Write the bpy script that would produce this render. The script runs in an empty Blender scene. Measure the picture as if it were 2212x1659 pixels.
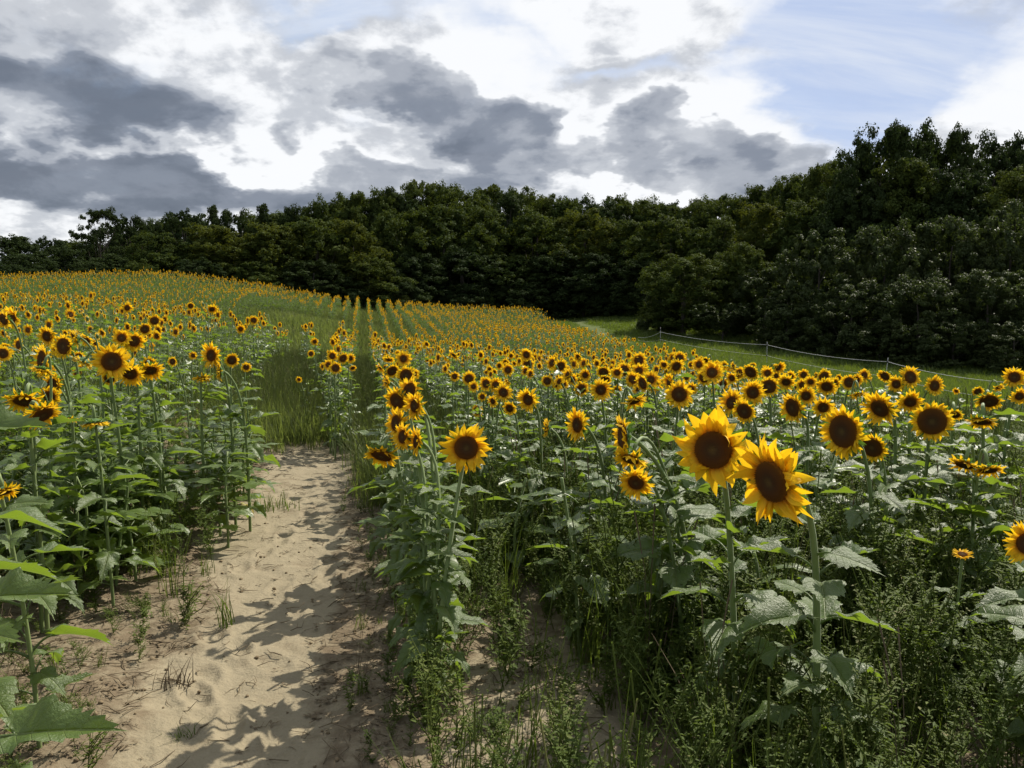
import bpy, math, random
import numpy as np
from mathutils import Vector, Matrix

SC = bpy.context.scene
COL = SC.collection
RAD = math.radians

# ------------------------------------------------------------------ camera
CAM_Z = 1.65
PITCH = RAD(4.74)
KPX = 5.544e-4            # tangent of one pixel of the 2212 px wide survey of the view
cam_d = bpy.data.cameras.new('camera')
cam_d.sensor_width = 36.0
cam_d.lens = 29.36
cam_d.clip_start = 0.05
cam_d.clip_end = 3000
cam = bpy.data.objects.new('camera', cam_d)
cam.location = (0, 0, CAM_Z)
cam.rotation_euler = (math.pi / 2 - PITCH, 0, 0)
COL.objects.link(cam)
SC.camera = cam

# ------------------------------------------------------------------ sun and exposure
SUN_AZ, SUN_EL = RAD(41), RAD(48)
sun_d = bpy.data.lights.new('sun', 'SUN')
sun_d.energy = 5.0
sun_d.angle = RAD(0.53)
sun_d.color = (1.0, 0.93, 0.80)
sun = bpy.data.objects.new('sun', sun_d)
SDIR = Vector((math.sin(SUN_AZ) * math.cos(SUN_EL), math.cos(SUN_AZ) * math.cos(SUN_EL), math.sin(SUN_EL)))
sun.rotation_euler = SDIR.to_track_quat('Z', 'Y').to_euler()
sun.location = SDIR * 60
COL.objects.link(sun)

SC.view_settings.view_transform = 'Standard'
SC.view_settings.look = 'None'
SC.view_settings.exposure = 0.42
SC.view_settings.gamma = 1.0
SC.view_settings.use_curve_mapping = False
cy = SC.cycles
cy.max_bounces = 6
cy.diffuse_bounces = 2
cy.glossy_bounces = 2
cy.transmission_bounces = 3
cy.transparent_max_bounces = 4
cy.use_adaptive_sampling = True
cy.adaptive_threshold = 0.02
cy.use_denoising = True
cy.sample_clamp_indirect = 4.0
cy.caustics_reflective = False
cy.caustics_refractive = False


# ------------------------------------------------------------------ node helpers
class S:
    """a socket that can be combined with + - * / in a node tree"""
    def __init__(self, nt, sock): self.nt, self.s = nt, sock
    def _m(self, op, *a):
        n = self.nt.nodes.new('ShaderNodeMath'); n.operation = op
        for i, v in enumerate((self,) + a):
            if isinstance(v, S): self.nt.links.new(v.s, n.inputs[i])
            else: n.inputs[i].default_value = v
        return S(self.nt, n.outputs[0])
    def __add__(self, o): return self._m('ADD', o)
    __radd__ = __add__
    def __sub__(self, o): return self._m('SUBTRACT', o)
    def __rsub__(self, o): return (self * -1.0) + o
    def __mul__(self, o): return self._m('MULTIPLY', o)
    __rmul__ = __mul__
    def __truediv__(self, o): return self._m('DIVIDE', o)
    def f(self, op, *a): return self._m(op, *a)


def smooth(s, lo, hi):
    n = s.nt.nodes.new('ShaderNodeMapRange'); n.interpolation_type = 'SMOOTHSTEP'
    s.nt.links.new(s.s, n.inputs[0]); n.inputs[1].default_value = lo; n.inputs[2].default_value = hi
    return S(s.nt, n.outputs[0])


def mixc(nt, fac, a, b):
    n = nt.nodes.new('ShaderNodeMix'); n.data_type = 'RGBA'
    for sock, v in ((n.inputs[0], fac), (n.inputs[6], a), (n.inputs[7], b)):
        if isinstance(v, S): nt.links.new(v.s, sock)
        elif hasattr(v, 'is_linked'): nt.links.new(v, sock)
        elif isinstance(v, (int, float)): sock.default_value = v
        else: sock.default_value = tuple(v) + ((1,) if len(v) == 3 else ())
    return n.outputs[2]


def noise(nt, vec, scale, detail=4, rough=0.5, dist=0.0, out=0, dim='3D'):
    n = nt.nodes.new('ShaderNodeTexNoise'); n.noise_dimensions = dim
    if vec is not None: nt.links.new(vec, n.inputs['Vector'])
    n.inputs['Scale'].default_value = scale; n.inputs['Detail'].default_value = detail
    n.inputs['Roughness'].default_value = rough; n.inputs['Distortion'].default_value = dist
    return S(nt, n.outputs[out]) if out == 0 else n.outputs[out]


def pix_ray(px, py):
    a, b = (px - 1106) * KPX, (829.5 - py) * KPX
    return Vector((a, math.cos(PITCH) + b * math.sin(PITCH), -math.sin(PITCH) + b * math.cos(PITCH)))


def at(px, py, D):
    d = pix_ray(px, py); return Vector((0, 0, CAM_Z)) + d * (D / d.y)


# ------------------------------------------------------------------ sky: clear blue behind broken cloud
def build_sky():
    w = bpy.data.worlds.new('World'); SC.world = w; w.use_nodes = True
    nt = w.node_tree; nt.nodes.clear()
    out = nt.nodes.new('ShaderNodeOutputWorld'); bg = nt.nodes.new('ShaderNodeBackground')
    nt.links.new(bg.outputs[0], out.inputs[0])
    STR = 0.1
    bg.inputs[1].default_value = STR
    sky = nt.nodes.new('ShaderNodeTexSky'); sky.sky_type = 'NISHITA'; sky.sun_disc = False
    sky.sun_elevation = SUN_EL; sky.sun_rotation = SUN_AZ
    sky.air_density = 1.0; sky.dust_density = 1.2; sky.ozone_density = 1.5
    tc = nt.nodes.new('ShaderNodeTexCoord')
    sep = nt.nodes.new('ShaderNodeSeparateXYZ'); nt.links.new(tc.outputs['Generated'], sep.inputs[0])
    X, Y, Z = (S(nt, sep.outputs[i]) for i in range(3))
    az = X.f('ARCTAN2', Y); el = Z.f('ARCSINE')
    zz = Z.f('MAXIMUM', 0.0) + 0.36
    comb = nt.nodes.new('ShaderNodeCombineXYZ')
    nt.links.new((X / zz).s, comb.inputs[0]); nt.links.new((Y / zz).s, comb.inputs[1])
    q = comb.outputs[0]
    wv = noise(nt, q, 3.4, 5, 0.55, out=1)
    ws = nt.nodes.new('ShaderNodeSeparateColor'); nt.links.new(wv, ws.inputs[0])
    wx, wy = S(nt, ws.outputs[0]) - 0.5, S(nt, ws.outputs[1]) - 0.5
    azw = az + wx * 0.34; elw = el + wy * 0.24
    fb = noise(nt, q, 3.8, 8, 0.56, 0.25)
    fb2 = noise(nt, q, 2.4, 8, 0.6, 0.4)
    fb3 = noise(nt, q, 10.0, 8, 0.60, 0.2)

    def blob(px, py, wpx, hpx, amp, rot=0.0):
        d = pix_ray(px, py).normalized()
        a0, e0 = math.atan2(d.x, d.y), math.asin(d.z)
        sa, se = wpx * KPX, hpx * KPX
        da, de = azw - a0, elw - e0
        if rot:
            c, s_ = math.cos(rot), math.sin(rot)
            da, de = da * c + de * s_, de * c - da * s_
        r = (da * da) * (1 / sa ** 2) + (de * de) * (1 / se ** 2)
        return (r * -1.0).f('EXPONENT') * amp

    dark = None
    for b in ((60, 205, 225, 78, 1.0, 0), (310, 268, 150, 46, .75, -.1), (30, 120, 120, 40, .3, 0), (400, 85, 75, 75, .30, 0),
              (690, 100, 90, 40, .40, -.3), (640, 300, 70, 35, .40, 0), (1010, 262, 175, 56, .95, -.32), (1130, 325, 80, 36, .6, 0), (820, 205, 90, 36, .40, -.2),
              (950, 180, 80, 36, .30, -.3), (1520, 368, 130, 62, .95, -.1), (1490, 300, 55, 45, .6, 0), (1640, 390, 90, 60, .45, 0), (1230, 240, 60, 30, .25, 0), (1310, 90, 100, 25, .28, 0),
              (300, 405, 470, 40, 1.05, -.06), (160, 450, 420, 55, .9, 0), (500, 440, 300, 40, .5, 0), (1180, 400, 330, 38, .62, 0), (800, 385, 160, 40, .4, 0), (1800, 330, 90, 45, .55, 0), (1990, 215, 100, 20, .22, 0)):
        g = blob(*b); dark = g if dark is None else dark + g
    lit = None
    for b in ((30, 492, 80, 14, .8, 0), (640, 385, 100, 28, .45, 0), (230, 338, 220, 20, .75, 0), (610, 350, 120, 30, .45, 0), (520, 240, 70, 90, .35, 0), (1260, 330, 60, 60, .4, 0), (570, 290, 50, 40, .3, 0)):
        g = blob(*b); lit = g if lit is None else lit + g
    blue = None
    for b in ((690, 0, 190, 45, .85, 0), (1130, 85, 90, 30, .6, 0), (1330, 165, 150, 28, .75, -.1), (1830, 190, 200, 85, 1.0, -.2), (1780, 40, 170, 90, .9, 0),
              (2100, 60, 230, 110, .55, 0), (1960, 140, 170, 60, .6, 0), (1560, 75, 40, 25, .3, 0), (1000, 30, 120, 30, .3, 0)):
        g = blob(*b); blue = g if blue is None else blue + g
    dk = smooth(dark, 0.0, 1.1)
    rim = smooth(dark, 0.0, 0.22) * (1.0 - smooth(dark, 0.22, 0.55))
    tone = 0.76 + rim * 0.14 - dk * 0.41 + lit * 0.35 + (fb - 0.5) * -1.25 + (fb3 - 0.5) * 0.5 * (1.1 - dk * 0.6) + (fb2 - 0.5) * -0.5
    # away from the blobs the sky is half cloud, half clear: clearer behind and to the sides
    side = smooth(Y * 1.0 + 0.0, 0.75, 0.1)
    cover = 1.0 - smooth(blue + side * 0.42 + (fb2 - 0.5) * 1.2 + (fb3 - 0.5) * 0.7, 0.08, 0.90)
    # direction to the sun: cloud is whitest there
    dot = X * SDIR.x + Y * SDIR.y + Z * SDIR.z
    glow = smooth(dot, 0.35, 0.98)
    tone = tone + glow * 0.27
    k = 1.0 / STR
    cr = nt.nodes.new('ShaderNodeValToRGB'); nt.links.new(tone.s, cr.inputs[0])
    cr.color_ramp.interpolation = 'EASE'
    stops = [(0.0, (0.085, 0.102, 0.134)), (0.25, (0.122, 0.142, 0.180)), (0.45, (0.180, 0.203, 0.248)), (0.62, (0.300, 0.322, 0.365)), (0.80, (0.44, 0.46, 0.495)), (1.0, (0.73, 0.74, 0.755))]
    e = cr.color_ramp.elements
    while len(e) < len(stops): e.new(.5)
    for x_, (p_, c_) in zip(e, stops): x_.position = p_; x_.color = c_ + (1,)
    sc_ = nt.nodes.new('ShaderNodeVectorMath'); sc_.operation = 'SCALE'; sc_.inputs['Scale'].default_value = k
    nt.links.new(cr.outputs[0], sc_.inputs[0]); cloud = sc_.outputs[0]
    pale = mixc(nt, smooth(glow + fb2 * 0.5, 0.2, 1.2), sky.outputs[0], (0.37 / STR, 0.45 / STR, 0.63 / STR))
    vm = nt.nodes.new('ShaderNodeMapping'); vm.inputs['Rotation'].default_value = (0, 0, .9); vm.inputs['Scale'].default_value = (1.0, 5.0, 1.0)
    nt.links.new(q, vm.inputs[0])
    veil = noise(nt, vm.outputs[0], 1.6, 7, 0.6, 0.6)
    pale = mixc(nt, smooth(veil, .38, .72) * 0.75, pale, (0.58 / STR, 0.62 / STR, 0.69 / STR))
    fin = mixc(nt, cover * 0.96, pale, cloud)
    # below the horizon
    fin2 = mixc(nt, smooth(Z, -0.08, 0.0), (0.05 / STR, 0.055 / STR, 0.04 / STR), fin)
    nt.links.new(fin2, bg.inputs[0])
    w.cycles.sampling_method = 'MANUAL'; w.cycles.sample_map_resolution = 512


build_sky()


# ------------------------------------------------------------------ mesh helpers
class MB:
    def __init__(self): self.V, self.F, self.A, self.n = [], [], {}, 0
    def add(self, V, F, **attrs):
        V = np.asarray(V, float).reshape(-1, 3)
        self.V.append(V)
        for f in (F if isinstance(F, list) else [F]):
            f = np.asarray(f, int)
            if len(f): self.F.append(f + self.n)
        for k, v in attrs.items():
            a = self.A.setdefault(k, [])
            have = sum(len(x) for x in a)
            if have < self.n: a.append(np.zeros(self.n - have))
            a.append(np.broadcast_to(np.asarray(v, float), (len(V),)).copy())
        self.n += len(V)
        return self
    def mesh(self, name, mat, smoothed=True):
        V = np.concatenate(self.V)
        me = bpy.data.meshes.new(name)
        me.vertices.add(len(V)); me.vertices.foreach_set('co', V.astype(np.float32).ravel())
        loops = np.concatenate([f.ravel() for f in self.F])
        tot = np.concatenate([np.full(len(f), f.shape[1]) for f in self.F])
        me.loops.add(len(loops)); me.loops.foreach_set('vertex_index', loops.astype(np.int32))
        me.polygons.add(len(tot))
        st = np.concatenate([[0], np.cumsum(tot)[:-1]])
        me.polygons.foreach_set('loop_start', st.astype(np.int32))
        me.polygons.foreach_set('use_smooth', np.full(len(tot), smoothed))
        for k, v in self.A.items():
            v = np.concatenate(v)
            if len(v) < len(V): v = np.concatenate([v, np.zeros(len(V) - len(v))])
            at_ = me.attributes.new(k, 'FLOAT', 'POINT'); at_.data.foreach_set('value', v.astype(np.float32))
        me.update(calc_edges=True); me.validate()
        if mat is not None:
            for m in (mat if isinstance(mat, (list, tuple)) else [mat]): me.materials.append(m)
        return me


def grid_faces(n, m, close=False):
    """faces of an n x m vertex grid (row-major)"""
    i = np.arange(n - 1)[:, None]; j = np.arange(m if close else m - 1)[None, :]
    j2 = (j + 1) % m
    return np.stack([i * m + j, i * m + j2, (i + 1) * m + j2, (i + 1) * m + j], -1).reshape(-1, 4)


def tube(P, r, k=6, cap=True):
    P = np.asarray(P, float); n = len(P); r = np.broadcast_to(np.asarray(r, float), (n,))
    T = np.gradient(P, axis=0); T /= np.linalg.norm(T, axis=1)[:, None] + 1e-9
    a = np.array([1.0, 0, 0]) if abs(T[0][0]) < 0.8 else np.array([0, 1.0, 0])
    U = np.zeros((n, 3)); u = a - T[0] * a.dot(T[0]); u /= np.linalg.norm(u)
    for i in range(n):
        u = u - T[i] * u.dot(T[i]); u /= np.linalg.norm(u) + 1e-9; U[i] = u
    W = np.cross(T, U)
    th = np.linspace(0, 2 * np.pi, k, endpoint=False)
    V = P[:, None] + r[:, None, None] * (np.cos(th)[None, :, None] * U[:, None] + np.sin(th)[None, :, None] * W[:, None])
    F = [grid_faces(n, k, True)]
    V = V.reshape(-1, 3)
    if cap:
        V = np.vstack([V, P[-1] + T[-1] * r[-1] * .3]); c = n * k; b = (n - 1) * k
        F.append(np.array([[b + i, b + (i + 1) % k, c] for i in range(k)]))
    return V, F


def bez(p0, p1, p2, p3, n):
    t = np.linspace(0, 1, n)[:, None]
    p0, p1, p2, p3 = (np.asarray(p, float) for p in (p0, p1, p2, p3))
    return (1 - t) ** 3 * p0 + 3 * (1 - t) ** 2 * t * p1 + 3 * (1 - t) * t * t * p2 + t ** 3 * p3


def rot_basis(n):
    """matrix whose z axis is n"""
    return Vector(n).to_track_quat('Z', 'Y').to_matrix()


def vnoise(x, y, seed=0):
    """value noise in -1..1, vectorised"""
    xi, yi = np.floor(x).astype(int), np.floor(y).astype(int)
    fx, fy = x - xi, y - yi
    fx, fy = fx * fx * (3 - 2 * fx), fy * fy * (3 - 2 * fy)
    def h(a, b):
        v = np.sin(a * 127.1 + b * 311.7 + seed * 74.7) * 43758.5453
        return (v - np.floor(v)) * 2 - 1
    return (h(xi, yi) * (1 - fx) + h(xi + 1, yi) * fx) * (1 - fy) + (h(xi, yi + 1) * (1 - fx) + h(xi + 1, yi + 1) * fx) * fy


def fbm(x, y, sc, o=4, seed=0):
    r, a = 0, 1.0
    for i in range(o):
        r = r + a * vnoise(x * sc, y * sc, seed + i); sc *= 2.03; a *= .5
    return r / 1.9


def link(o, parent=None):
    COL.objects.link(o)
    if parent is not None: o.parent = parent
    return o


def part(name, me, parent, loc=(0, 0, 0), rot=(0, 0, 0), sc=1.0, label=None):
    o = bpy.data.objects.new(name, me); o.location = loc; o.rotation_euler = rot
    o.scale = (sc,) * 3 if isinstance(sc, (int, float)) else sc
    link(o, parent)
    if label: o['label'] = label
    return o


def tag(o, label=None, cat=None, group=None, kind=None):
    if label: o['label'] = label
    if cat: o['category'] = cat
    if group: o['group'] = group
    if kind: o['kind'] = kind
    return o


def thing(name, label, cat, loc, group=None, rz=0):
    o = bpy.data.objects.new(name, None); o.empty_display_size = .1
    o.location = loc; o.rotation_euler = (0, 0, rz); link(o)
    return tag(o, label, cat, group)


# ------------------------------------------------------------------ materials
def new_mat(name):
    m = bpy.data.materials.new(name); m.use_nodes = True
    nt = m.node_tree; nt.nodes.clear()
    return m, nt, nt.nodes.new('ShaderNodeOutputMaterial')


def attr(nt, name):
    a = nt.nodes.new('ShaderNodeAttribute'); a.attribute_name = name
    return S(nt, a.outputs['Fac'])


def rnd(nt):
    n = nt.nodes.new('ShaderNodeObjectInfo'); return S(nt, n.outputs['Random'])


def ramp(nt, fac, stops):
    r = nt.nodes.new('ShaderNodeValToRGB'); nt.links.new(fac.s, r.inputs[0])
    e = r.color_ramp.elements
    while len(e) < len(stops): e.new(0.5)
    for x, (p, c) in zip(e, stops): x.position = p; x.color = tuple(c) + (1,)
    return r.outputs[0]


def principled(nt, col, rough=0.5, spec=0.5, sheen=0.0, normal=None):
    p = nt.nodes.new('ShaderNodeBsdfPrincipled')
    if hasattr(col, 'is_linked'): nt.links.new(col, p.inputs['Base Color'])
    else: p.inputs['Base Color'].default_value = tuple(col) + (1,)
    if isinstance(rough, S): nt.links.new(rough.s, p.inputs['Roughness'])
    else: p.inputs['Roughness'].default_value = rough
    p.inputs['Specular IOR Level'].default_value = spec
    if sheen:
        p.inputs['Sheen Weight'].default_value = sheen; p.inputs['Sheen Roughness'].default_value = .4
    if normal is not None: nt.links.new(normal, p.inputs['Normal'])
    return p


def translucent_mix(nt, out, p, tcol, fac, normal=None):
    t = nt.nodes.new('ShaderNodeBsdfTranslucent')
    if hasattr(tcol, 'is_linked'): nt.links.new(tcol, t.inputs[0])
    else: t.inputs[0].default_value = tuple(tcol) + (1,)
    m = nt.nodes.new('ShaderNodeMixShader'); m.inputs[0].default_value = fac
    nt.links.new(p.outputs[0], m.inputs[1]); nt.links.new(t.outputs[0], m.inputs[2])
    nt.links.new(m.outputs[0], out.inputs[0])


def bump(nt, h, strength=.3, dist=.01):
    b = nt.nodes.new('ShaderNodeBump'); b.inputs['Strength'].default_value = strength; b.inputs['Distance'].default_value = dist
    nt.links.new(h.s, b.inputs['Height']); return b.outputs[0]


def objco(nt): return nt.nodes.new('ShaderNodeTexCoord').outputs['Object']


def geopos(nt): return nt.nodes.new('ShaderNodeNewGeometry').outputs['Position']


def make_petal():
    m, nt, out = new_mat('petal')
    t = attr(nt, 't'); v = attr(nt, 'v'); s = attr(nt, 's')
    f = v * 0.5 + rnd(nt) * 0.5
    c1 = mixc(nt, f, (0.90, 0.54, 0.014), (0.93, 0.64, 0.025))
    base = mixc(nt, smooth(t, 0.0, 0.38), (0.62, 0.22, 0.008), c1)
    tr = mixc(nt, smooth(t, 0.0, 0.4), (0.75, 0.30, 0.008), (0.95, 0.60, 0.014))
    streak = (s * 9.0).f('SINE') * 0.5 + (s * 21.0).f('SINE') * 0.3
    p = principled(nt, base, 0.55, 0.25, normal=bump(nt, streak, .35, .004))
    translucent_mix(nt, out, p, tr, 0.42)
    return m


def make_disc():
    m, nt, out = new_mat('seed_disc')
    r = attr(nt, 'r'); n = noise(nt, objco(nt), 26, 3, .6)
    c = ramp(nt, r + (n - 0.5) * 0.16, [(0.0, (0.140, 0.092, 0.030)), (0.30, (0.080, 0.044, 0.018)), (0.50, (0.095, 0.042, 0.015)), (0.80, (0.135, 0.055, 0.012)), (0.92, (0.17, 0.068, 0.010)), (1.0, (0.25, 0.105, 0.012))])  # outer stops paint the warm glow of light through the petals as an orange ring
    p = principled(nt, c, 0.85, 0.15, normal=bump(nt, noise(nt, objco(nt), 60, 2, .6), .6, .02))
    nt.links.new(p.outputs[0], out.inputs[0]); return m


def make_leaf(name, a, b, tcol, vein, dry=0.0):
    m, nt, out = new_mat(name)
    x, y = attr(nt, 'lx'), attr(nt, 'ly').f('ABSOLUTE')
    # midrib and side veins
    mid = 1.0 - smooth(y, 0.004, 0.018)
    fr = ((x - y * 0.75) * 7.0).f('FRACT')
    side = smooth((fr - 0.5).f('ABSOLUTE'), 0.44, 0.49) * smooth(y, 0.40, 0.2)
    vn = (mid + side * 0.6).f('MINIMUM', 1.0)
    n = noise(nt, objco(nt), 9, 4, .6)
    c = mixc(nt, n * 0.55 + rnd(nt) * 0.45, a, b)
    c = mixc(nt, vn * 0.55, c, vein)
    if dry: c = mixc(nt, smooth(n, .55, .7), c, (0.22, 0.10, 0.03))
    hgt = vn * -0.8 + noise(nt, objco(nt), 26, 4, .65) * 0.9
    p = principled(nt, c, 0.41, 0.70, normal=bump(nt, hgt, .6, .008))
    translucent_mix(nt, out, p, mixc(nt, vn * .4, tcol, vein), 0.36)
    return m


def make_simple(name, a, b, rough=.6, spec=.3, sheen=0.0, scale=8.0, tr=None, trf=.3):
    m, nt, out = new_mat(name)
    n = noise(nt, objco(nt), scale, 4, .6)
    c = mixc(nt, n * 0.6 + rnd(nt) * 0.4, a, b)
    p = principled(nt, c, rough, spec, sheen)
    if tr: translucent_mix(nt, out, p, tr, trf)
    else: nt.links.new(p.outputs[0], out.inputs[0])
    return m


def make_foliage(name, stops, tcol, rough=.7, spec=.04, trf=.30):
    """tree or weed leaves: colour by a per-leaf value and by the plant"""
    m, nt, out = new_mat(name)
    v = attr(nt, 'v')
    c = ramp(nt, v * 0.62 + rnd(nt) * 0.38, stops)
    p = principled(nt, c, rough, spec)
    translucent_mix(nt, out, p, tcol, trf)
    return m


M = {}
M['petal'] = make_petal()
M['disc'] = make_disc()
M['leaf'] = make_leaf('sunflower_leaf', (0.054, 0.096, 0.017), (0.092, 0.142, 0.028), (0.25, 0.37, 0.026), (0.20, 0.25, 0.08))
M['leaf_far'] = make_foliage('distant_sunflower_leaf', [(0, (0.050, 0.085, 0.018)), (1, (0.085, 0.125, 0.030))], (0.17, 0.27, 0.022), .6, .2, .3)
M['leaf_yellow'] = make_leaf('yellowed_leaf', (0.42, 0.34, 0.03), (0.30, 0.30, 0.04), (0.55, 0.42, 0.02), (0.40, 0.36, 0.10), .5)
M['stem'] = make_simple('sunflower_stem', (0.13, 0.19, 0.055), (0.19, 0.24, 0.085), .6, .3, .25, 20)
M['calyx'] = make_simple('green_bracts', (0.055, 0.12, 0.025), (0.10, 0.19, 0.045), .55, .3, .2, 20, (0.16, 0.30, 0.03), .25)
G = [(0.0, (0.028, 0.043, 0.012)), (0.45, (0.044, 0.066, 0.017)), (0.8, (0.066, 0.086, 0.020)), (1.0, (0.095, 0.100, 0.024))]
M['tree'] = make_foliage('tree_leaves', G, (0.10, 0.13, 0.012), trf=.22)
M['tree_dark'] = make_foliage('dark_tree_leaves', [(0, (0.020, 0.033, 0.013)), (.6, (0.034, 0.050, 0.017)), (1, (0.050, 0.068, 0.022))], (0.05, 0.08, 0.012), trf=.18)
M['tree_olive'] = make_foliage('olive_tree_leaves', [(0, (0.034, 0.050, 0.012)), (.6, (0.056, 0.074, 0.016)), (1, (0.095, 0.100, 0.020))], (0.15, 0.17, 0.014), trf=.24)
M['bush'] = make_foliage('bush_leaves', [(0, (0.030, 0.046, 0.015)), (.6, (0.050, 0.068, 0.022)), (1, (0.078, 0.095, 0.031))], (0.07, 0.10, 0.015), .55, .14, .28)
M['bark'] = make_simple('bark', (0.05, 0.042, 0.034), (0.10, 0.085, 0.07), .9, .2, 0, 6)
M['weed'] = make_foliage('weed_leaves', [(0, (0.044, 0.070, 0.015)), (.55, (0.080, 0.115, 0.023)), (.88, (0.115, 0.140, 0.035)), (1, (0.24, 0.20, 0.10))], (0.16, 0.23, 0.022), .6, .12, .32)
M['grass'] = make_foliage('grass_blades', [(0, (0.066, 0.094, 0.028)), (.6, (0.098, 0.132, 0.042)), (1, (0.17, 0.16, 0.08))], (0.22, 0.28, 0.05), .55, .25, .45)
M['lawn'] = make_foliage('lawn_blades', [(0, (0.046, 0.074, 0.015)), (.6, (0.078, 0.114, 0.021)), (1, (0.14, 0.155, 0.036))], (0.20, 0.28, 0.02), .55, .3, .3)
M['twig'] = make_simple('dry_twig', (0.075, 0.055, 0.035), (0.20, 0.155, 0.095), .85, .2, 0, 30)
M['clod'] = make_simple('soil_clod', (0.11, 0.082, 0.05), (0.24, 0.185, 0.115), .95, .1, 0, 40)
M['rope'] = make_simple('white_rope', (0.46, 0.46, 0.44), (0.58, 0.58, 0.56), .6, .3)
M['post'] = make_simple('fence_post', (0.30, 0.30, 0.29), (0.42, 0.42, 0.40), .5, .4)
M['insulator'] = make_simple('black_insulator', (0.02, 0.02, 0.02), (0.03, 0.03, 0.03), .5, .4)

# ------------------------------------------------------------------ terrain
_cp = []
for x, y, z in ((0, 0, 0), (3, 0, 0), (-3, 0, 0), (7, 0, 0), (-7, 0, .05), (0, -6, 0), (10, -6, 0), (-10, -6, 0), (-2, 4, 0), (2, 4, 0), (-5, 4, .06), (6, 4, -.10),
                (-1.5, 8, -.02), (-5, 8, .12), (3, 8, 0), (8, 8, -.50), (-1.8, 6, 0), (0, 6, 0), (4, 6, 0),
                (-60, 0, .5), (60, 0, -1), (0, -60, 0), (-60, 40, 2.2), (70, 40, 2), (0, 140, 6), (-90, 120, 4), (110, 120, 12), (60, 80, 7), (-60, 75, 2.6)):
    _cp.append((x, y, z))
for px, D, z in ((650, 10.5, .02), (725, 10, -.05), (779, 19, -.42), (779, 29, -.45), (782, 37, -.15), (900, 20, -.38), (900, 29, -.42), (1000, 24, -.32), (785, 46, .75), (790, 57, 1.5), (790, 74, 1.1),
                 (650, 16, .3), (400, 14, .3), (743, 47, .85), (639, 52, 1.95), (639, 38, 1.2), (340, 55, 3.25), (490, 55, 2.8), (600, 56, 2.35), (0, 50, 2.7),
                 (200, 25, .9), (0, 25, .9), (200, 38, 1.75), (0, 38, 1.75), (400, 20, .5), (400, 38, 1.4), (520, 40, 1.6), (200, 10, .2),
                 (0, 66, 2.4), (340, 72, 3.0), (600, 72, 2.1), (1000, 55, .85), (1000, 35, -.12), (900, 37, -.1), (900, 46, .55), (900, 57, 1.25), (1150, 55, .85), (1150, 30, -.08), (1200, 50, .2), (1350, 30, -.33),
                 (1503, 20, -.50), (1653, 15, -.50), (1812, 12, -.44), (2078, 9, -.30), (1300, 75, 1.45), (1250, 65, .9), (1400, 60, .55), (1657, 40, -.80), (1912, 30, -1.05), (1660, 47, -.55), (1426, 50, -.25), (1375, 52, -.05),
                 (1800, 42, -1.1), (2212, 24, -1.35), (2000, 38, -1.35), (2212, 13, -.55), (1000, 72, .6), (1106, 100, 2.2), (1800, 75, 3.5), (600, 95, 2.2)):
    _cp.append(((px - 1106) * KPX * D, D, z))
_cp = np.array(_cp)


def _phi(r2): return np.where(r2 > 1e-9, r2 * np.log(r2 + 1e-12) * .5, 0)


_n = len(_cp)
_K = _phi(((_cp[:, None, :2] - _cp[None, :, :2]) ** 2).sum(-1)) + np.eye(_n) * 1.5
_P = np.c_[np.ones(_n), _cp[:, :2]]
_A = np.block([[_K, _P], [_P.T, np.zeros((3, 3))]])
_w = np.linalg.solve(_A, np.r_[_cp[:, 2], np.zeros(3)])


def tz(x, y):
    """ground height"""
    x = np.asarray(x, float); y = np.asarray(y, float); sh = x.shape
    p = np.c_[x.ravel(), y.ravel()]
    r = np.hypot(p[:, 0], p[:, 1]); lim = np.minimum(1, 130 / np.maximum(r, 1e-6)); p = p * lim[:, None]
    z = np.empty(len(p))
    for a in range(0, len(p), 20000):
        b = p[a:a + 20000]
        z[a:a + 20000] = _phi(((b[:, None] - _cp[None, :, :2]) ** 2).sum(-1)) @ _w[:_n] + _w[_n] + b @ _w[_n + 1:]
    return z.reshape(sh)


ROW = RAD(10.0)
UX, UY = -math.sin(ROW), math.cos(ROW)


def vu(x, y): return x * math.cos(ROW) + y * math.sin(ROW), x * UX + y * UY


def sstep(x, a, b):
    t = np.clip((x - a) / (b - a), 0, 1); return t * t * (3 - 2 * t)


def path_amt(x, y):
    """1 on the trodden sandy path"""
    v, u = vu(x, y)
    wob = fbm(x, y, 1.3, 4, 5) * .34
    left = -1.06 + wob - sstep(y, 4.2, 2.4) * 0.35
    right = -0.14 + wob * .7
    a = sstep(v, left - .22, left + .25) * (1 - sstep(v, right - .28, right + .16))
    a = a * (1 - .75 * sstep(v + wob, -.85, -1.25) * sstep(y, 6.0, 4.0))
    return a * (1 - sstep(y + fbm(x, y, 1.4, 2, 9) * .7, 10.2, 11.3))


def lawn_amt(x, y):
    edge = np.interp(y, [0, 8, 20, 30, 50, 60, 75], [6.5, 5.4, 4.9, 4.5, 3.2, 3.0, 3.0]) + fbm(x, y, .3, 2, 3) * .3
    return sstep(x, edge, edge + .6) * sstep(y, 6, 12)


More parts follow.
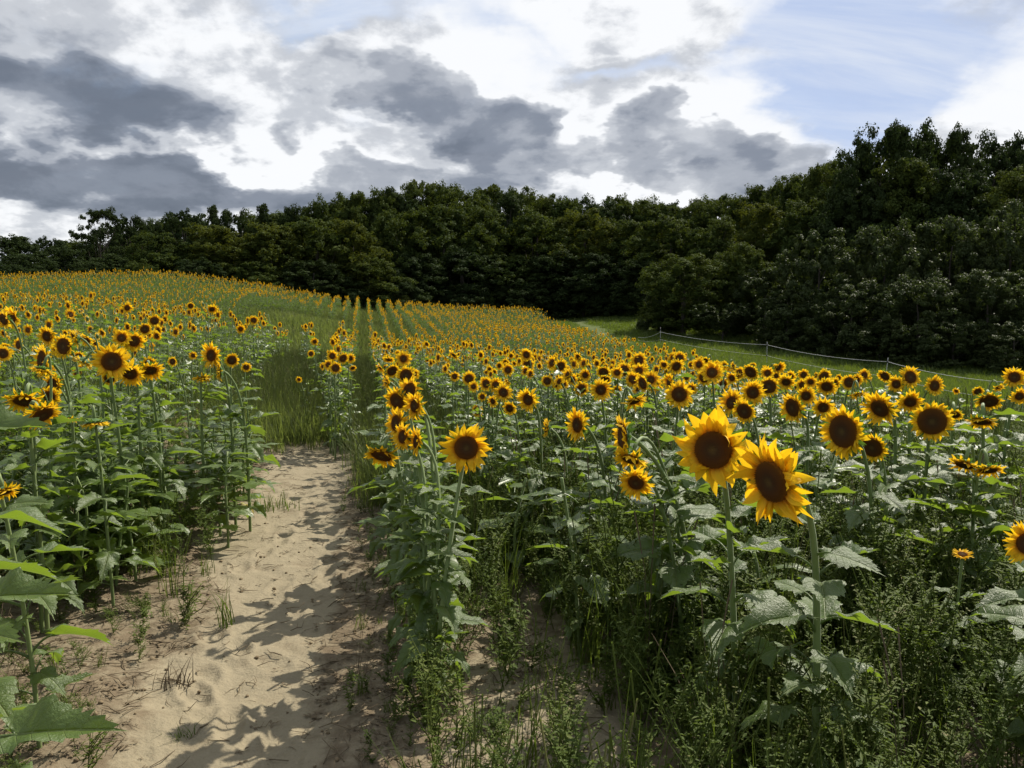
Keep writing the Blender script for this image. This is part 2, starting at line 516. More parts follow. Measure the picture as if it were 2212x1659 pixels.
def build_ground():
    rings = np.concatenate([np.geomspace(.25, 2.0, 26)[:-1], np.geomspace(2.0, 9.0, 190)[:-1], np.geomspace(9, 120, 130)[:-1], np.geomspace(120, 900, 12)])
    ang = np.concatenate([np.linspace(RAD(-42), RAD(42), 470), np.linspace(RAD(42), RAD(318), 50)[1:-1]])
    Rg, Ag = np.meshgrid(rings, ang, indexing='ij')
    x, y = Rg * np.sin(Ag), Rg * np.cos(Ag)
    z = tz(x, y)
    near = 1 - sstep(Rg, 10, 22)
    pa = path_amt(x, y)
    rough = fbm(x, y, 2.2, 4, 1) * .026 + fbm(x, y, 8, 4, 2) * .014
    z = z + near * rough * (1 - .25 * pa) - pa * near * .03 + (1 - near) * fbm(x, y, .3, 3, 7) * .05
    fp = np.random.default_rng(3)
    for i in range(46):                                    # trodden marks along the path
        fy = 1.9 + 7.5 * (i / 46) ** 1.1; fv = fp.uniform(-.9, -.2); fx = (fv - fy * math.sin(ROW)) / math.cos(ROW)
        a_ = fp.normal(-ROW, .25); L_, W_ = fp.uniform(.10, .15), fp.uniform(.045, .065)
        dx, dy = x - fx, y - fy; e1 = dx * math.cos(a_) - dy * math.sin(a_); e2 = dx * math.sin(a_) + dy * math.cos(a_)
        q2 = (e1 / W_) ** 2 + (e2 / L_) ** 2
        z = z + fp.uniform(.5, 1.1) * (-.016 * np.exp(-q2 ** 2) + .012 * np.exp(-(np.sqrt(q2) - 1.3) ** 2 * 8))
    sand = np.maximum(pa, 0.45 * near)
    # bare sandy patch between the first two rows
    sand = np.maximum(sand, np.exp(-(((x - .10) / .45) ** 2 + ((y - 3.3) / 1.1) ** 2) ** 2) * .9)
    # the earth track over the far lawn
    tx = np.interp(y, [50, 58, 66, 76], [6.0, 5.8, 5.2, 6.0])
    sand = np.maximum(sand, np.exp(-((x - tx) / 1.3) ** 2) * sstep(y, 47, 52) * (1 - sstep(y, 70, 76)) * .55)
    mb = MB(); V = np.stack([x, y, z], -1).reshape(-1, 3)
    m = len(ang); F = grid_faces(len(rings), m, True)[:, ::-1]
    c = len(V); V = np.vstack([V, [[0, 0, 0]]])
    tri = np.array([[c, (j + 1) % m, j] for j in range(m)])
    mb.add(V, [F, tri], sand=np.r_[sand.ravel(), .3], lawn=np.r_[lawn_amt(x, y).ravel(), 0], path=np.r_[pa.ravel(), 0])
    mat, nt, out = new_mat('sandy_field_soil')
    pos = geopos(nt)
    n1 = noise(nt, pos, 1.6, 6, .6); n2 = noise(nt, pos, 14, 6, .65); n3 = noise(nt, pos, 90, 3, .6)
    sandc = mixc(nt, n1 * .6 + n2 * .4, (0.188, 0.157, 0.103), (0.298, 0.255, 0.175))
    sandc = mixc(nt, smooth(n3, .60, .72) * .55, sandc, (0.16, 0.12, 0.075))
    soil = mixc(nt, n2, (0.095, 0.071, 0.045), (0.19, 0.146, 0.095))
    s = smooth(attr(nt, 'sand') + (n1 - .5) * .9 + (n2 - .5) * .8, .30, .72)
    base = mixc(nt, s, soil, sandc)
    damp = smooth(n1 * .45 + noise(nt, pos, 5.5, 6, .68) * .55, .50, .66) * (1.0 - attr(nt, 'path') * .30)
    base = mixc(nt, damp * .85, base, (0.135, 0.102, 0.064))
    grass = mixc(nt, noise(nt, pos, 5, 6, .7), (0.035, 0.058, 0.014), (0.10, 0.125, 0.030))
    lw = smooth(attr(nt, 'lawn') + (n1 - .5) * .4 - attr(nt, 'sand') * .8, .35, .6)
    base = mixc(nt, lw, base, grass)
    h = n2 * .7 + noise(nt, pos, 5, 4, .6) * 1.2 + noise(nt, pos, 55, 3, .6) * .12
    p = principled(nt, base, .95, .15, normal=bump(nt, h, .75, .03))
    nt.links.new(p.outputs[0], out.inputs[0])
    o = bpy.data.objects.new('ground', mb.mesh('ground', mat)); link(o); tag(o, kind='structure')


build_ground()


# ------------------------------------------------------------------ leaves
def leaf_outline(rng, n):
    c = np.array([(1, 0), (.86, .075), (.70, .175), (.52, .285), (.34, .37), (.16, .415), (0, .40), (-.12, .32), (-.165, .20), (-.12, .09), (0, 0.0)])
    d = np.r_[0, np.cumsum(np.hypot(*np.diff(c, axis=0).T))]; t = np.linspace(0, d[-1], n)
    x, y = np.interp(t, d, c[:, 0]), np.interp(t, d, c[:, 1])
    ser = np.where(np.arange(n) % 2 == 0, 1.0, .87) + rng.uniform(-.06, .06, n)
    ser[0] = 1; ser[-1] = 1
    cx = .25
    return cx + (x - cx) * ser, y * ser


def add_leaf(mb, rng, droop, L=1.0, n=19, rings=(.32, .62, .85, 1.0), xf=None, petiole=True, pk=5, pet=None, fold=None, **extra):
    """one leaf, its stalk starting at the origin, growing along +x; blade length L"""
    fold = rng.uniform(.15, .75) if fold is None else fold
    pet = rng.uniform(.35, .6) if pet is None else pet
    rise = rng.uniform(.5, .95) - droop * .25
    px, pz = pet * math.cos(rise), pet * math.sin(rise)
    a0 = rise * .35 - droop * .5                     # slope of the blade where it starts
    bend = -(.3 + droop * 1.25) * rng.uniform(.8, 1.2)
    ox, oy = leaf_outline(rng, n)
    oyb = leaf_outline(rng, n)
    X = np.r_[ox, oyb[0][::-1][1:-1]]; Y = np.r_[oy, -oyb[1][::-1][1:-1]]       # closed ring, starting at the tip
    m = len(X)
    rr = np.array(rings)
    PX = (X[None] * rr[:, None]).ravel(); PY = (Y[None] * rr[:, None]).ravel()
    PX = np.r_[PX, 0]; PY = np.r_[PY, 0]
    # keep the inner rings off the notch: pull towards the stalk
    wav = rng.uniform(.04, .10); PY = PY * rng.uniform(.66, .94); ph = rng.uniform(0, 6.3, 4); fr = rng.uniform(8, 14)
    tw = rng.uniform(-.35, .35)
    zz = np.abs(PY) * math.tan(fold) * (1 - .5 * np.abs(PY)) - (np.abs(PY) ** 2) * (1.0 + droop) * .9
    zz = zz + wav * np.sin(PX * fr + ph[0] + np.sign(PY) * ph[1]) * np.abs(PY) * 3.0 + .012 * np.sin(PX * 23 + ph[2]) * np.abs(PY) * 3 + tw * PX * PY
    th = a0 + bend * np.clip(PX, -.2, 1)
    # arc: integrate the slope along x
    bx = np.where(abs(bend) < 1e-3, PX, (np.sin(a0 + bend * PX) - math.sin(a0)) / bend)
    bz = -(np.cos(a0 + bend * PX) - math.cos(a0)) / bend
    V = np.stack([px + bx - np.sin(th) * zz, PY * (1 - .1 * fold), pz + bz + np.cos(th) * zz], -1)
    k = len(rr); F = []
    i = np.arange(m); j = (i + 1) % m; c = k * m
    F.append(np.stack([np.full(m, c), i, j], -1))
    for r in range(k - 1):
        F.append(np.stack([r * m + i, (r + 1) * m + i, (r + 1) * m + j, r * m + j], -1))
    xf = xf if xf is not None else (lambda q: q)
    mb.add(xf(V * L), F, lx=PX, ly=PY, **extra)
    if petiole:
        P = bez((0, 0, 0), (px * .35, 0, pz * .75), (px * .75, 0, pz * 1.02), (px + .02, 0, pz - .004), 7)
        tv, tf = tube(P * L, np.linspace(.026, .015, 7) * L, pk, False)
        mb.add(xf(tv), tf, lx=.4, ly=.012, **extra)


NLEAF = 9
LEAVES, LEAVES_Y = [], []
for i in range(NLEAF):
    rng = np.random.default_rng(100 + i)
    mb = MB(); add_leaf(mb, rng, (0.0, .28, .68)[i % 3], n=25, rings=(.25, .5, .74, .9, 1.0))
    LEAVES.append(mb.mesh('leaf', M['leaf']))
    if i % 3 == 2: LEAVES_Y.append(mb.mesh('yellow_leaf', M['leaf_yellow']))


# ------------------------------------------------------------------ flower heads (radius 1, facing +z)
def add_petals(mb, rng, rd, n, nl, nw, xf=None, cup=0.0, wild=.4, **extra):
    t = np.linspace(0, 1, nl + 1); s = np.linspace(-1, 1, nw + 1)
    for layer in range(2):
        for i in range(n):
            ang = (i + .5 * layer + rng.uniform(-.32, .32)) / n * 2 * math.pi
            L = (1.0 - rd * .9) * rng.uniform(.80, 1.10) * (1 if layer == 0 else .92)
            W = rng.uniform(.085, .135) * (20 / n)
            tilt = rng.normal(.12 + cup if layer == 0 else .32 + cup, .2 + wild * .25)
            curl = rng.normal(-.25, .35 + wild * .5)
            sway = rng.normal(0, .14 + wild * .15)
            curl = min(curl, .4)
            if rng.random() < .03: tilt += rng.uniform(.4, .9)
            tw = rng.normal(0, .25 + wild * .35)
            th = tilt + curl * t
            ds = L / nl
            pr = rd * .90 + np.r_[0, np.cumsum(np.cos(th[:-1]) * ds)]; pz = -.01 + .02 * layer + np.r_[0, np.cumsum(np.sin(th[:-1]) * ds)]
            w = W * (1 - t ** 2.6) ** .85 * (.50 + .55 * np.sin(np.pi * (.08 + .80 * t))) + .004
            off = sway * t * t * L
            cr = rng.uniform(.15, .6)
            S_, T_ = np.meshgrid(s, t)
            wy = w[:, None] * S_ + off[:, None]
            wz = -cr * w[:, None] * (1 - S_ ** 2) + np.sin(tw * T_) * w[:, None] * S_ + .25 * w[:, None] * (np.abs(S_) < .3)
            R_ = pr[:, None] - np.sin(th)[:, None] * wz; Z_ = pz[:, None] + np.cos(th)[:, None] * wz
            ca, sa = math.cos(ang), math.sin(ang)
            V = np.stack([R_ * ca - wy * sa, R_ * sa + wy * ca, Z_], -1).reshape(-1, 3)
            mb.add(xf(V) if xf else V, grid_faces(nl + 1, nw + 1), t=T_.ravel(), s=S_.ravel(), v=rng.random(), **extra)


def add_disc(mb, rng, rd, hi, xf=None):
    nr, na = (14, 44) if hi else (5, 14)
    r = np.linspace(0.02, 1.05, nr); a = np.linspace(0, 2 * math.pi, na, endpoint=False)
    Rm, Am = np.meshgrid(r, a, indexing='ij')
    z = .045 + .075 * (1 - Rm ** 4) - .035 * np.exp(-(Rm / .42) ** 2)
    z[-1] = -.05
    V = np.stack([Rm * rd * np.cos(Am), Rm * rd * np.sin(Am), z], -1).reshape(-1, 3)
    V = np.vstack([V, [[0, 0, .085]]])
    c = nr * na
    tri = np.array([[c, i, (i + 1) % na] for i in range(na)])
    rr = np.r_[np.minimum(Rm.ravel(), 1), 0]
    mb.add(xf(V) if xf else V, [grid_faces(nr, na, True)[:, ::-1], tri], r=rr, v=.5)
    if hi:
        n = 620                                       # florets in their spiral
        i = np.arange(n); fr = np.sqrt((i + .5) / n); fa = i * 2.39996
        x, y = fr * rd * np.cos(fa), fr * rd * np.sin(fa)
        zb = .045 + .075 * (1 - fr ** 4) - .035 * np.exp(-(fr / .42) ** 2) - .008
        hgt = rng.uniform(.022, .045, n) * (.7 + .8 * fr ** 3); q = rd * .028 * rng.uniform(.8, 1.15, n)
        base = np.stack([np.stack([x + q * math.cos(b), y + q * math.sin(b), zb], -1) for b in (0.8, 2.37, 3.94, 5.5)], 1)
        tip = np.stack([x * 1.02, y * 1.02, zb + hgt], -1)[:, None]
        V = np.concatenate([base, tip], 1).reshape(-1, 3)
        o = np.arange(n)[:, None] * 5
        F = np.concatenate([o + np.array([[k, (k + 1) % 4, 4]]) for k in range(4)])
        mb.add(xf(V) if xf else V, F, r=np.repeat(fr, 5), v=.5)


def add_calyx(mb, rng, rd, hi, xf=None, rows=2):
    na = 20 if hi else 9
    prof = [(1.08, -.04), (1.05, -.10), (.85, -.20), (.5, -.28), (.2, -.36)]
    a = np.linspace(0, 2 * math.pi, na, endpoint=False)
    V = np.array([[r * rd * math.cos(x), r * rd * math.sin(x), z] for r, z in prof for x in a])
    mb.add(xf(V) if xf else V, grid_faces(len(prof), na, True), v=.5)
    nb = 17 if hi else 9
    for row in range(rows):
        for i in range(nb):
            ang = (i + .5 * row + rng.uniform(-.2, .2)) / nb * 2 * math.pi
            L = rng.uniform(.26, .44); W = rng.uniform(.07, .10); t = np.linspace(0, 1, 5)
            th = rng.uniform(-.9, .25) + t * rng.uniform(-.2, .8)
            pr = rd * (1.0 - .14 * row) + np.r_[0, np.cumsum(np.cos(th[:-1]) * L / 4)]; pz = -.07 - .06 * row + np.r_[0, np.cumsum(np.sin(th[:-1]) * L / 4)]
            w = W * (1 - t ** 1.5) + .003
            ca, sa = math.cos(ang), math.sin(ang)
            V = []
            for q in range(5):
                for sgn in (-1, 0, 1):
                    zz = pz[q] - (.3 * w[q] if sgn == 0 else 0)
                    V.append((pr[q] * ca - sgn * w[q] * sa, pr[q] * sa + sgn * w[q] * ca, zz))
            mb.add(xf(np.array(V)) if xf else V, grid_faces(5, 3), v=rng.random())


def head_meshes(seed, level, rd=.50, wild=.4, cup=0.0, n=None):
    rng = np.random.default_rng(seed)
    n = n or {2: 24, 1: 19, 0: 12}[level]; nl, nw = {2: (9, 4), 1: (5, 2), 0: (2, 1)}[level]
    p = MB(); add_petals(p, rng, rd, n, nl, nw, cup=cup, wild=wild)
    d = MB(); add_disc(d, rng, rd, level == 2)
    c = MB(); add_calyx(c, rng, rd, level == 2, rows=2 if level else 1)
    return p.mesh('flower_head', M['petal']), d.mesh('seed_disc', M['disc']), c.mesh('calyx', M['calyx'])


HEADS_HI = [head_meshes(500 + i, 2, rd=(.40, .46, .52, .43, .57, .41, .49, .38, .60)[i], wild=.30 + .12 * (i % 4), cup=.12 * (i % 3)) for i in range(9)]
HEADS_MID = [head_meshes(600 + i, 1, rd=(.40, .50, .43, .56, .41, .47, .60)[i], wild=.4 + .12 * (i % 3), cup=.15 * (i % 3)) for i in range(7)]


def facing(yaw, pitch):
    y, p = RAD(yaw), RAD(pitch)
    return Vector((math.sin(y) * math.cos(p), -math.cos(y) * math.cos(p), math.sin(p)))


def stem_points(H, n, R, base, rng, n_pts=16):
    """from the ground up into the back of a head whose centre is H and which faces n"""
    Hb = np.array(H) - np.array(n) * R * .34
    b = np.array(base); h = Hb[2] - b[2]
    p1 = b + np.array([rng.uniform(-.03, .03), rng.uniform(-.03, .03), h * .55])
    back = .16 + .12 * max(0, -n[2])
    p2 = Hb - np.array(n) * back * (1.0 if n[2] < .5 else 1.4) + np.array([0, 0, -.10 if n[2] > -.35 else .04])
    return bez(b, p1, p2, Hb, n_pts)


SUNFLOWER_COUNT = [0]
PLANTED = []        # (x, y) of every single plant


def sunflower(H, n, R, base, label, group, seed, heads, leaves='each', nleaf=11, stem_r=.011, lsize=.20, head_roll=None, yellow=0, tmin=.10, tmax=.80, droop_hi=True, custom=None, headless=False):
    rng = np.random.default_rng(seed)
    base = Vector(base)
    t = thing('sunflower', label, 'sunflower', base, group)
    P = stem_points(Vector(H) - base, n, R, (0, 0, 0), rng)
    ts = np.linspace(0, 1, len(P))
    rad = stem_r * (1.12 - .42 * ts)
    rad[-2:] = rad[-2:] * 1.25
    mb = MB()
    v, f = tube(np.vstack([P[0] - [0, 0, .05], P]), np.r_[rad[0] * 1.25, rad], 7); mb.add(v, f)
    part('stem', mb.mesh('stem', M['stem']), t)
    if not headless:
        pm, dm, cm = heads
        roll = rng.uniform(0, 6.28) if head_roll is None else head_roll
        rot = (rot_basis(n) @ Matrix.Rotation(roll, 3, 'Z')).to_euler()
        h = part('flower_head', pm, t, Vector(H) - base, rot, R)
        part('seed_disc', dm, h); part('calyx', cm, h)
    ts = np.r_[0, np.cumsum(np.linalg.norm(np.diff(P, axis=0), axis=1))]; ts = ts / ts[-1]      # along the stem
    if leaves == 'each':
        ph = rng.uniform(0, 6.28)
        for i in range(nleaf):
            q = tmin + (tmax - tmin) * (i + rng.uniform(0, .7)) / nleaf
            p = np.array([np.interp(q, ts, P[:, c]) for c in range(3)])
            sz = lsize * (1.0 - .55 * abs(q - .45) * 1.2) * rng.uniform(.8, 1.15)
            cls = 2 if q < .30 else (1 if q < .52 else 0)
            if rng.random() < .3: cls = (cls + 1) % 3
            k = int(rng.integers(0, NLEAF // 3)) * 3 + cls
            yl = i < yellow
            me = LEAVES_Y[int(rng.integers(0, len(LEAVES_Y)))] if yl else LEAVES[k]
            part('leaf', me, t, p, (rng.normal(0, .15), rng.normal(0, .12), ph + i * 2.4 + rng.uniform(-.3, .3)), sz * (.75 if yl else 1),
                 'yellowed lower leaf' if yl else None)
        for (pt, tip_dir, sz, k, q) in (custom or ()):
            p = np.array([np.interp(q, ts, P[:, c]) for c in range(3)])
            part('leaf', LEAVES[k], t, p, pt, sz)
    elif leaves is not None:
        lo, hgt = leaves
        s = (Vector(H).z - base.z) / hgt
        w_ = min(1.1, s) * (.72 if base.y > 8 else .9)
        part('foliage', lo, t, (0, 0, 0), (0, 0, rng.uniform(0, 6.28)), (w_, w_, s))
    SUNFLOWER_COUNT[0] += 1; PLANTED.append((base.x, base.y))
    return t


def foliage_mesh(seed, nleaf, h, level):
    """all leaves of a plant of height h"""
    rng = np.random.default_rng(seed); mb = MB(); ph = rng.uniform(0, 6)
    for i in range(nleaf):
        q = .10 + .80 * (i + rng.uniform(0, .7)) / nleaf
        sz = .205 * (1 - .55 * abs(q - .5) * 1.3) * rng.uniform(.8, 1.2)
        a = ph + i * 2.4 + rng.uniform(-.3, .3); ca, sa = math.cos(a), math.sin(a)
        off = np.array([rng.normal(0, .012), rng.normal(0, .012), q * h])
        tl = rng.normal(0, .2)
        def xf(P, ca=ca, sa=sa, off=off, tl=tl):
            y = P[:, 1] * math.cos(tl) - P[:, 2] * math.sin(tl); z = P[:, 1] * math.sin(tl) + P[:, 2] * math.cos(tl)
            return np.stack([P[:, 0] * ca - y * sa, P[:, 0] * sa + y * ca, z], -1) + off
        dr = (.6 if q < .4 else .2) * rng.uniform(.2, 1.4)
        if level == 1: add_leaf(mb, rng, dr, sz, 15, (.4, .75, 1.0), xf, True, 4)
        else: add_leaf(mb, rng, dr, sz * 1.1, 7, (.55, 1.0), xf, False)
    return mb.mesh('foliage', M['leaf'] if level == 1 else M['leaf_far'])


FOL_MID = [(foliage_mesh(700 + i, 13, 1.15, 1), 1.15) for i in range(6)]

# ------------------------------------------------------------------ sunflowers one by one
# (x, y) of the head and its width in survey pixels, yaw (+ towards the right), pitch (+ up), distance, label
BIG = 'sunflowers of the near rows'
HAND = [
    # left of the path
    (241, 781, 78, 8, -4, 5.0, 'open sunflower facing us squarely, in front of two tangled heads left of the path', {}),
    (281, 806, 62, -15, -28, 5.3, 'sunflower with dark tilted disc tucked right behind the squarely open bloom left of the path', {}),
    (325, 800, 56, 12, -48, 5.5, 'nodding sunflower right of the squarely open bloom and its dark neighbour, left of the path', {}),
    (92, 780, 74, -72, 2, 5.1, 'sunflower seen edge-on atop a tall bare leaning stem, left of the path', {'yellow': 3}),
    (138, 748, 52, -45, 0, 5.8, 'sunflower turned half away, rising just behind the edge-on bloom left of the path', {}),
    (102, 726, 46, -55, 2, 6.2, None, {}), (166, 730, 46, -62, 0, 6.1, None, {}),
    (54, 866, 78, -20, -62, 4.1, 'upper of two ragged orange nodding sunflowers stacked at the left', {}),
    (92, 895, 78, 30, -48, 4.0, 'lower of two ragged orange nodding sunflowers stacked near the left picture edge', {}),
    (26, 686, 52, -20, -5, 6.6, None, {}), (8, 690, 40, -40, 0, 7.0, None, {}),
    (457, 768, 56, -46, 0, 6.2, 'narrow sunflower topping a pair of heads at the right end of the left patch', {'yellow': 2}),
    (474, 802, 46, -60, 0, 6.2, None, {}), (501, 778, 36, 0, -5, 6.9, None, {}),
    (437, 817, 42, 10, -78, 6.1, 'sunflower nodding so far that only a flat yellow fringe shows', {}),
    (532, 793, 22, 0, -5, 8.5, None, {}), (417, 768, 22, 0, 0, 8.7, None, {}), (373, 781, 22, 10, 0, 8.0, None, {}),
    (263, 730, 46, -40, 0, 6.6, None, {}), (290, 737, 46, 10, -10, 6.7, None, {}), (313, 711, 30, 0, 0, 8.2, None, {}),
    (150, 905, 44, -40, -70, 4.6, None, {}), (205, 915, 50, 40, -68, 4.5, None, {}),
    (10, 1062, 62, 30, -68, 2.9, 'orange sunflower hanging face down at the left picture edge', {}),
    (40, 745, 32, -30, 0, 7.4, None, {}), (275, 665, 24, 0, 0, 13, None, {}), (152, 679, 22, 10, 0, 12, None, {}), (412, 661, 18, 0, 0, 15, None, {}),
    (458, 668, 24, 0, -3, 14, None, {}), (548, 692, 24, 0, -3, 12.5, None, {}), (520, 711, 24, -10, 0, 11.5, None, {}), (334, 693, 26, 5, 0, 11, None, {}),
    # the bunch between path and grassy lane
    (1007, 967, 106, 3, -3, 3.45, 'single large sunflower facing us on a bare stem, right of the bunch beside the path', {'base': (938, 1555), 'lsize': .17, 'yellow': 1}),
    (897, 877, 66, -52, 0, 3.85, 'sunflower furthest right and topmost of the big heads crowding the bunch beside the path', {'base': (928, 1500), 'lsize': .15}),
    (886, 846, 64, -44, 5, 4.1, 'sunflower at the upper middle of the bunch beside the path, above two others', {'base': (935, 1450), 'lsize': .15}),
    (858, 866, 62, -34, -18, 4.1, 'sunflower with broad dark disc at the left of the bunch beside the path', {'base': (915, 1440), 'lsize': .15}),
    (857, 914, 68, -56, 2, 3.8, 'sunflower with spiky upper petals halfway down the bunch beside the path', {'base': (922, 1530), 'lsize': .15, 'yellow': 1}),
    (871, 944, 62, -52, 0, 3.7, 'ragged small-disced sunflower low in the bunch beside the path', {'base': (930, 1545), 'lsize': .14}),
    (900, 954, 62, -70, 0, 3.65, 'sunflower turned sideways at the lower right of the bunch beside the path', {'base': (934, 1550), 'lsize': .15, 'yellow': 1}),
    (877, 811, 44, -12, 0, 4.9, None, {}), (847, 801, 34, 0, 0, 5.1, None, {}), (893, 808, 30, 15, 0, 5.2, None, {}), (836, 826, 30, -40, 0, 4.9, None, {}),
    (824, 983, 78, -28, -58, 3.75, 'sunflower nodding to the left with its green back showing, lowest of the bunch', {'base': (890, 1420), 'lsize': .15}),
    (860, 764, 18, 0, 0, 11, None, {}),
    (725, 795, 28, 0, 0, 9.6, None, {}), (709, 788, 26, -45, 0, 9.7, None, {}), (718, 769, 25, -5, 0, 10, None, {}), (741, 774, 24, 5, -20, 10, None, {}), (757, 774, 24, 0, 0, 10.2, None, {}),
    (762, 795, 20, 20, -30, 9.7, None, {}), (680, 738, 20, 0, 0, 12.5, None, {}), (672, 764, 15, -10, 0, 12, None, {}), (646, 820, 14, 0, 10, 10.5, None, {'h': .75}),
    # second row, right of the weeds
    (982, 813, 25, -15, 0, 7.4, None, {}), (1013, 818, 28, 0, 0, 7.0, None, {}), (1023, 835, 28, 15, 0, 6.8, None, {}), (1050, 829, 32, -20, 0, 6.6, None, {}), (1071, 832, 34, 0, 0, 6.5, None, {}),
    (1087, 848, 42, -12, 0, 6.0, None, {}), (1065, 867, 30, 0, 0, 6.1, None, {}), (1042, 857, 22, 10, 0, 6.6, None, {}), (1031, 887, 28, 30, 0, 5.9, 'small sunflower on its own among weeds, below the second row', {'h': .8}), (1101, 882, 36, 0, -5, 5.5, None, {}),
    (1141, 863, 50, -14, 0, 5.3, None, {}),
    (1248, 918, 72, -54, -4, 4.2, 'slender sunflower turned left on a long bare stem amid weeds, right of the path bunch', {'base': (1300, 1290)}),
    (1181, 925, 42, -82, 0, 4.6, 'thin edge-on sunflower low among weeds between two larger blooms', {'h': .95}),
    (1345, 945, 96, -78, -6, 3.2, 'edge-on sunflower showing its green back, topmost of three heads stacked on leaning stems', {'base': (1495, 1460)}),
    (1362, 992, 76, -28, -62, 3.15, 'drooping sunflower squeezed between an edge-on bloom and the head below it', {'base': (1480, 1420)}),
    (1374, 1042, 80, -12, -30, 3.05, 'sunflower with a heart-shaped dark disc, lowest of three stacked heads', {'base': (1470, 1500)}),
    (1541, 972, 172, -14, -6, 2.6, 'largest sunflower, broad dark disc and ragged petals, touching the huge tilted bloom', {'base': (1592, 1660), 'own': 1, 'rd': .42, 'lsize': .205, 'stem': .0115}),
    (1668, 1040, 208, -46, -18, 2.4, 'huge tilted sunflower with a petal folded over its disc, on the thickest stem', {'base': (1762, 1790), 'own': 2, 'rd': .39, 'lsize': .215, 'stem': .0125}),
    (1467, 852, 62, 0, 0, 5.0, 'round open sunflower in the second rank, above and left of the largest bloom', {}),
    (1371, 866, 54, 40, -60, 4.7, 'nodding sunflower seen from above, its green bracts outward, left of a round open bloom', {}),
    (1298, 842, 46, -12, 0, 5.6, None, {}), (1146, 808, 26, 0, 0, 7.6, None, {}), (1182, 823, 26, -15, 0, 7.3, None, {}), (1218, 830, 26, 0, 0, 7.0, None, {}), (1205, 830, 25, -10, 0, 7.1, None, {}),
    (1236, 820, 26, 10, 0, 7.2, None, {}), (1256, 840, 30, -10, 0, 6.6, None, {}), (1333, 805, 28, 0, 0, 7.4, None, {}), (1366, 820, 36, 0, 0, 6.7, None, {}), (1388, 828, 42, -30, 0, 6.4, None, {}), (1406, 820, 38, 20, 5, 6.5, None, {}),
    (1391, 795, 28, 0, 0, 7.8, None, {}), (1538, 805, 46, 3, 0, 6.4, None, {}), (1522, 815, 34, -20, 0, 6.6, None, {}), (1581, 817, 32, 0, 0, 6.9, None, {}), (1598, 805, 32, 5, 0, 7.3, None, {}), (1626, 792, 20, 20, 0, 8.6, None, {}),
    (1626, 848, 56, 0, 0, 5.3, 'round dark-disced sunflower right behind a pair of overlapping blooms, above the huge tilted one', {}),
    (1581, 870, 64, -46, 0, 4.8, None, {}), (1608, 888, 60, -56, -14, 4.6, None, {}), (1661, 835, 42, 0, 0, 5.9, None, {}), (1658, 806, 32, 0, 10, 7.2, None, {}), (1698, 825, 42, 0, -10, 6.2, None, {}),
    (1713, 880, 68, -46, -12, 4.7, 'sunflower with a slanting wide disc, behind and above the huge tilted bloom', {}),
    (1751, 825, 30, 0, 0, 6.6, None, {}), (1786, 835, 42, 15, -30, 6.1, None, {}), (1778, 880, 52, 0, -25, 5.0, None, {}), (1741, 855, 45, 0, 0, 5.6, None, {}),
    (1822, 932, 112, -40, -8, 3.55, 'big shaggy sunflower right of the two biggest blooms, another head clinging behind it', {'base': (1880, 1330)}),
    (1884, 966, 66, -22, -22, 3.7, 'smaller sunflower clinging behind the right edge of a big shaggy bloom', {}),
    (1901, 882, 82, -30, -30, 4.35, 'tall-looking sunflower with tufted bracts over its disc, right above the big shaggy bloom', {}),
    (1966, 868, 56, 5, -32, 4.9, 'wreath-like sunflower with a green-flecked disc, left above the plump downward bloom', {}),
    (2013, 910, 84, 4, -12, 4.15, 'plump sunflower with a very wide dark disc and short petals, standing clear at the right', {'rd': .62, 'own': 3}),
    (1966, 815, 44, 0, 5, 6.0, None, {}), (2018, 833, 44, 5, 0, 5.7, None, {}), (1936, 830, 36, -20, -10, 6.0, None, {}), (1851, 821, 34, 15, 0, 6.2, None, {}), (1834, 826, 34, -15, 0, 6.2, None, {}),
    (2136, 866, 48, 0, -45, 4.9, None, {}), (2191, 815, 48, -28, 0, 5.6, None, {}), (2202, 856, 42, 0, -10, 5.1, None, {}),
    (2121, 910, 62, 0, -70, 4.3, 'face-down sunflower, a dark disc under a flat yellow rim, near the right picture edge', {}),
    (2083, 1004, 62, -20, -68, 3.6, 'left one of two drooping sunflowers sunk among pale leaves at the right', {}),
    (2136, 1015, 62, 22, -68, 3.55, 'right one of two drooping sunflowers sunk among pale leaves at the right', {}),
    (2218, 1175, 96, -30, 0, 2.55, 'sunflower cut off by the right picture edge, low over the weeds', {}),
    (2079, 1198, 42, 10, 62, 2.95, 'half-open small sunflower turned up to the sky on a thin stem amid weeds', {'base': (2050, 1350), 'h': .80, 'stem': .006, 'lsize': .10}),
    (1483, 815, 20, 0, 0, 7.5, None, {}), (1446, 825, 38, -15, 0, 6.3, None, {}), (1451, 796, 22, 0, 0, 8.2, None, {}), (1856, 852, 42, 0, -75, 5.4, None, {}), (2061, 896, 42, -10, -40, 4.7, None, {}),
]


def crowd_label(px, py):
    if px < 610: return 'small sunflower in the crowd of the left slope', 'crowded sunflowers of the left slope'
    if px < 905: return 'small sunflower in the rows running up the grassy lane', 'sunflowers in the rows along the grassy lane'
    if px < 1320: return 'small sunflower in the packed rows right of the grassy lane', 'packed sunflowers right of the grassy lane'
    return 'small sunflower in the right-hand rows below the rope fence', 'sunflowers below the rope fence'


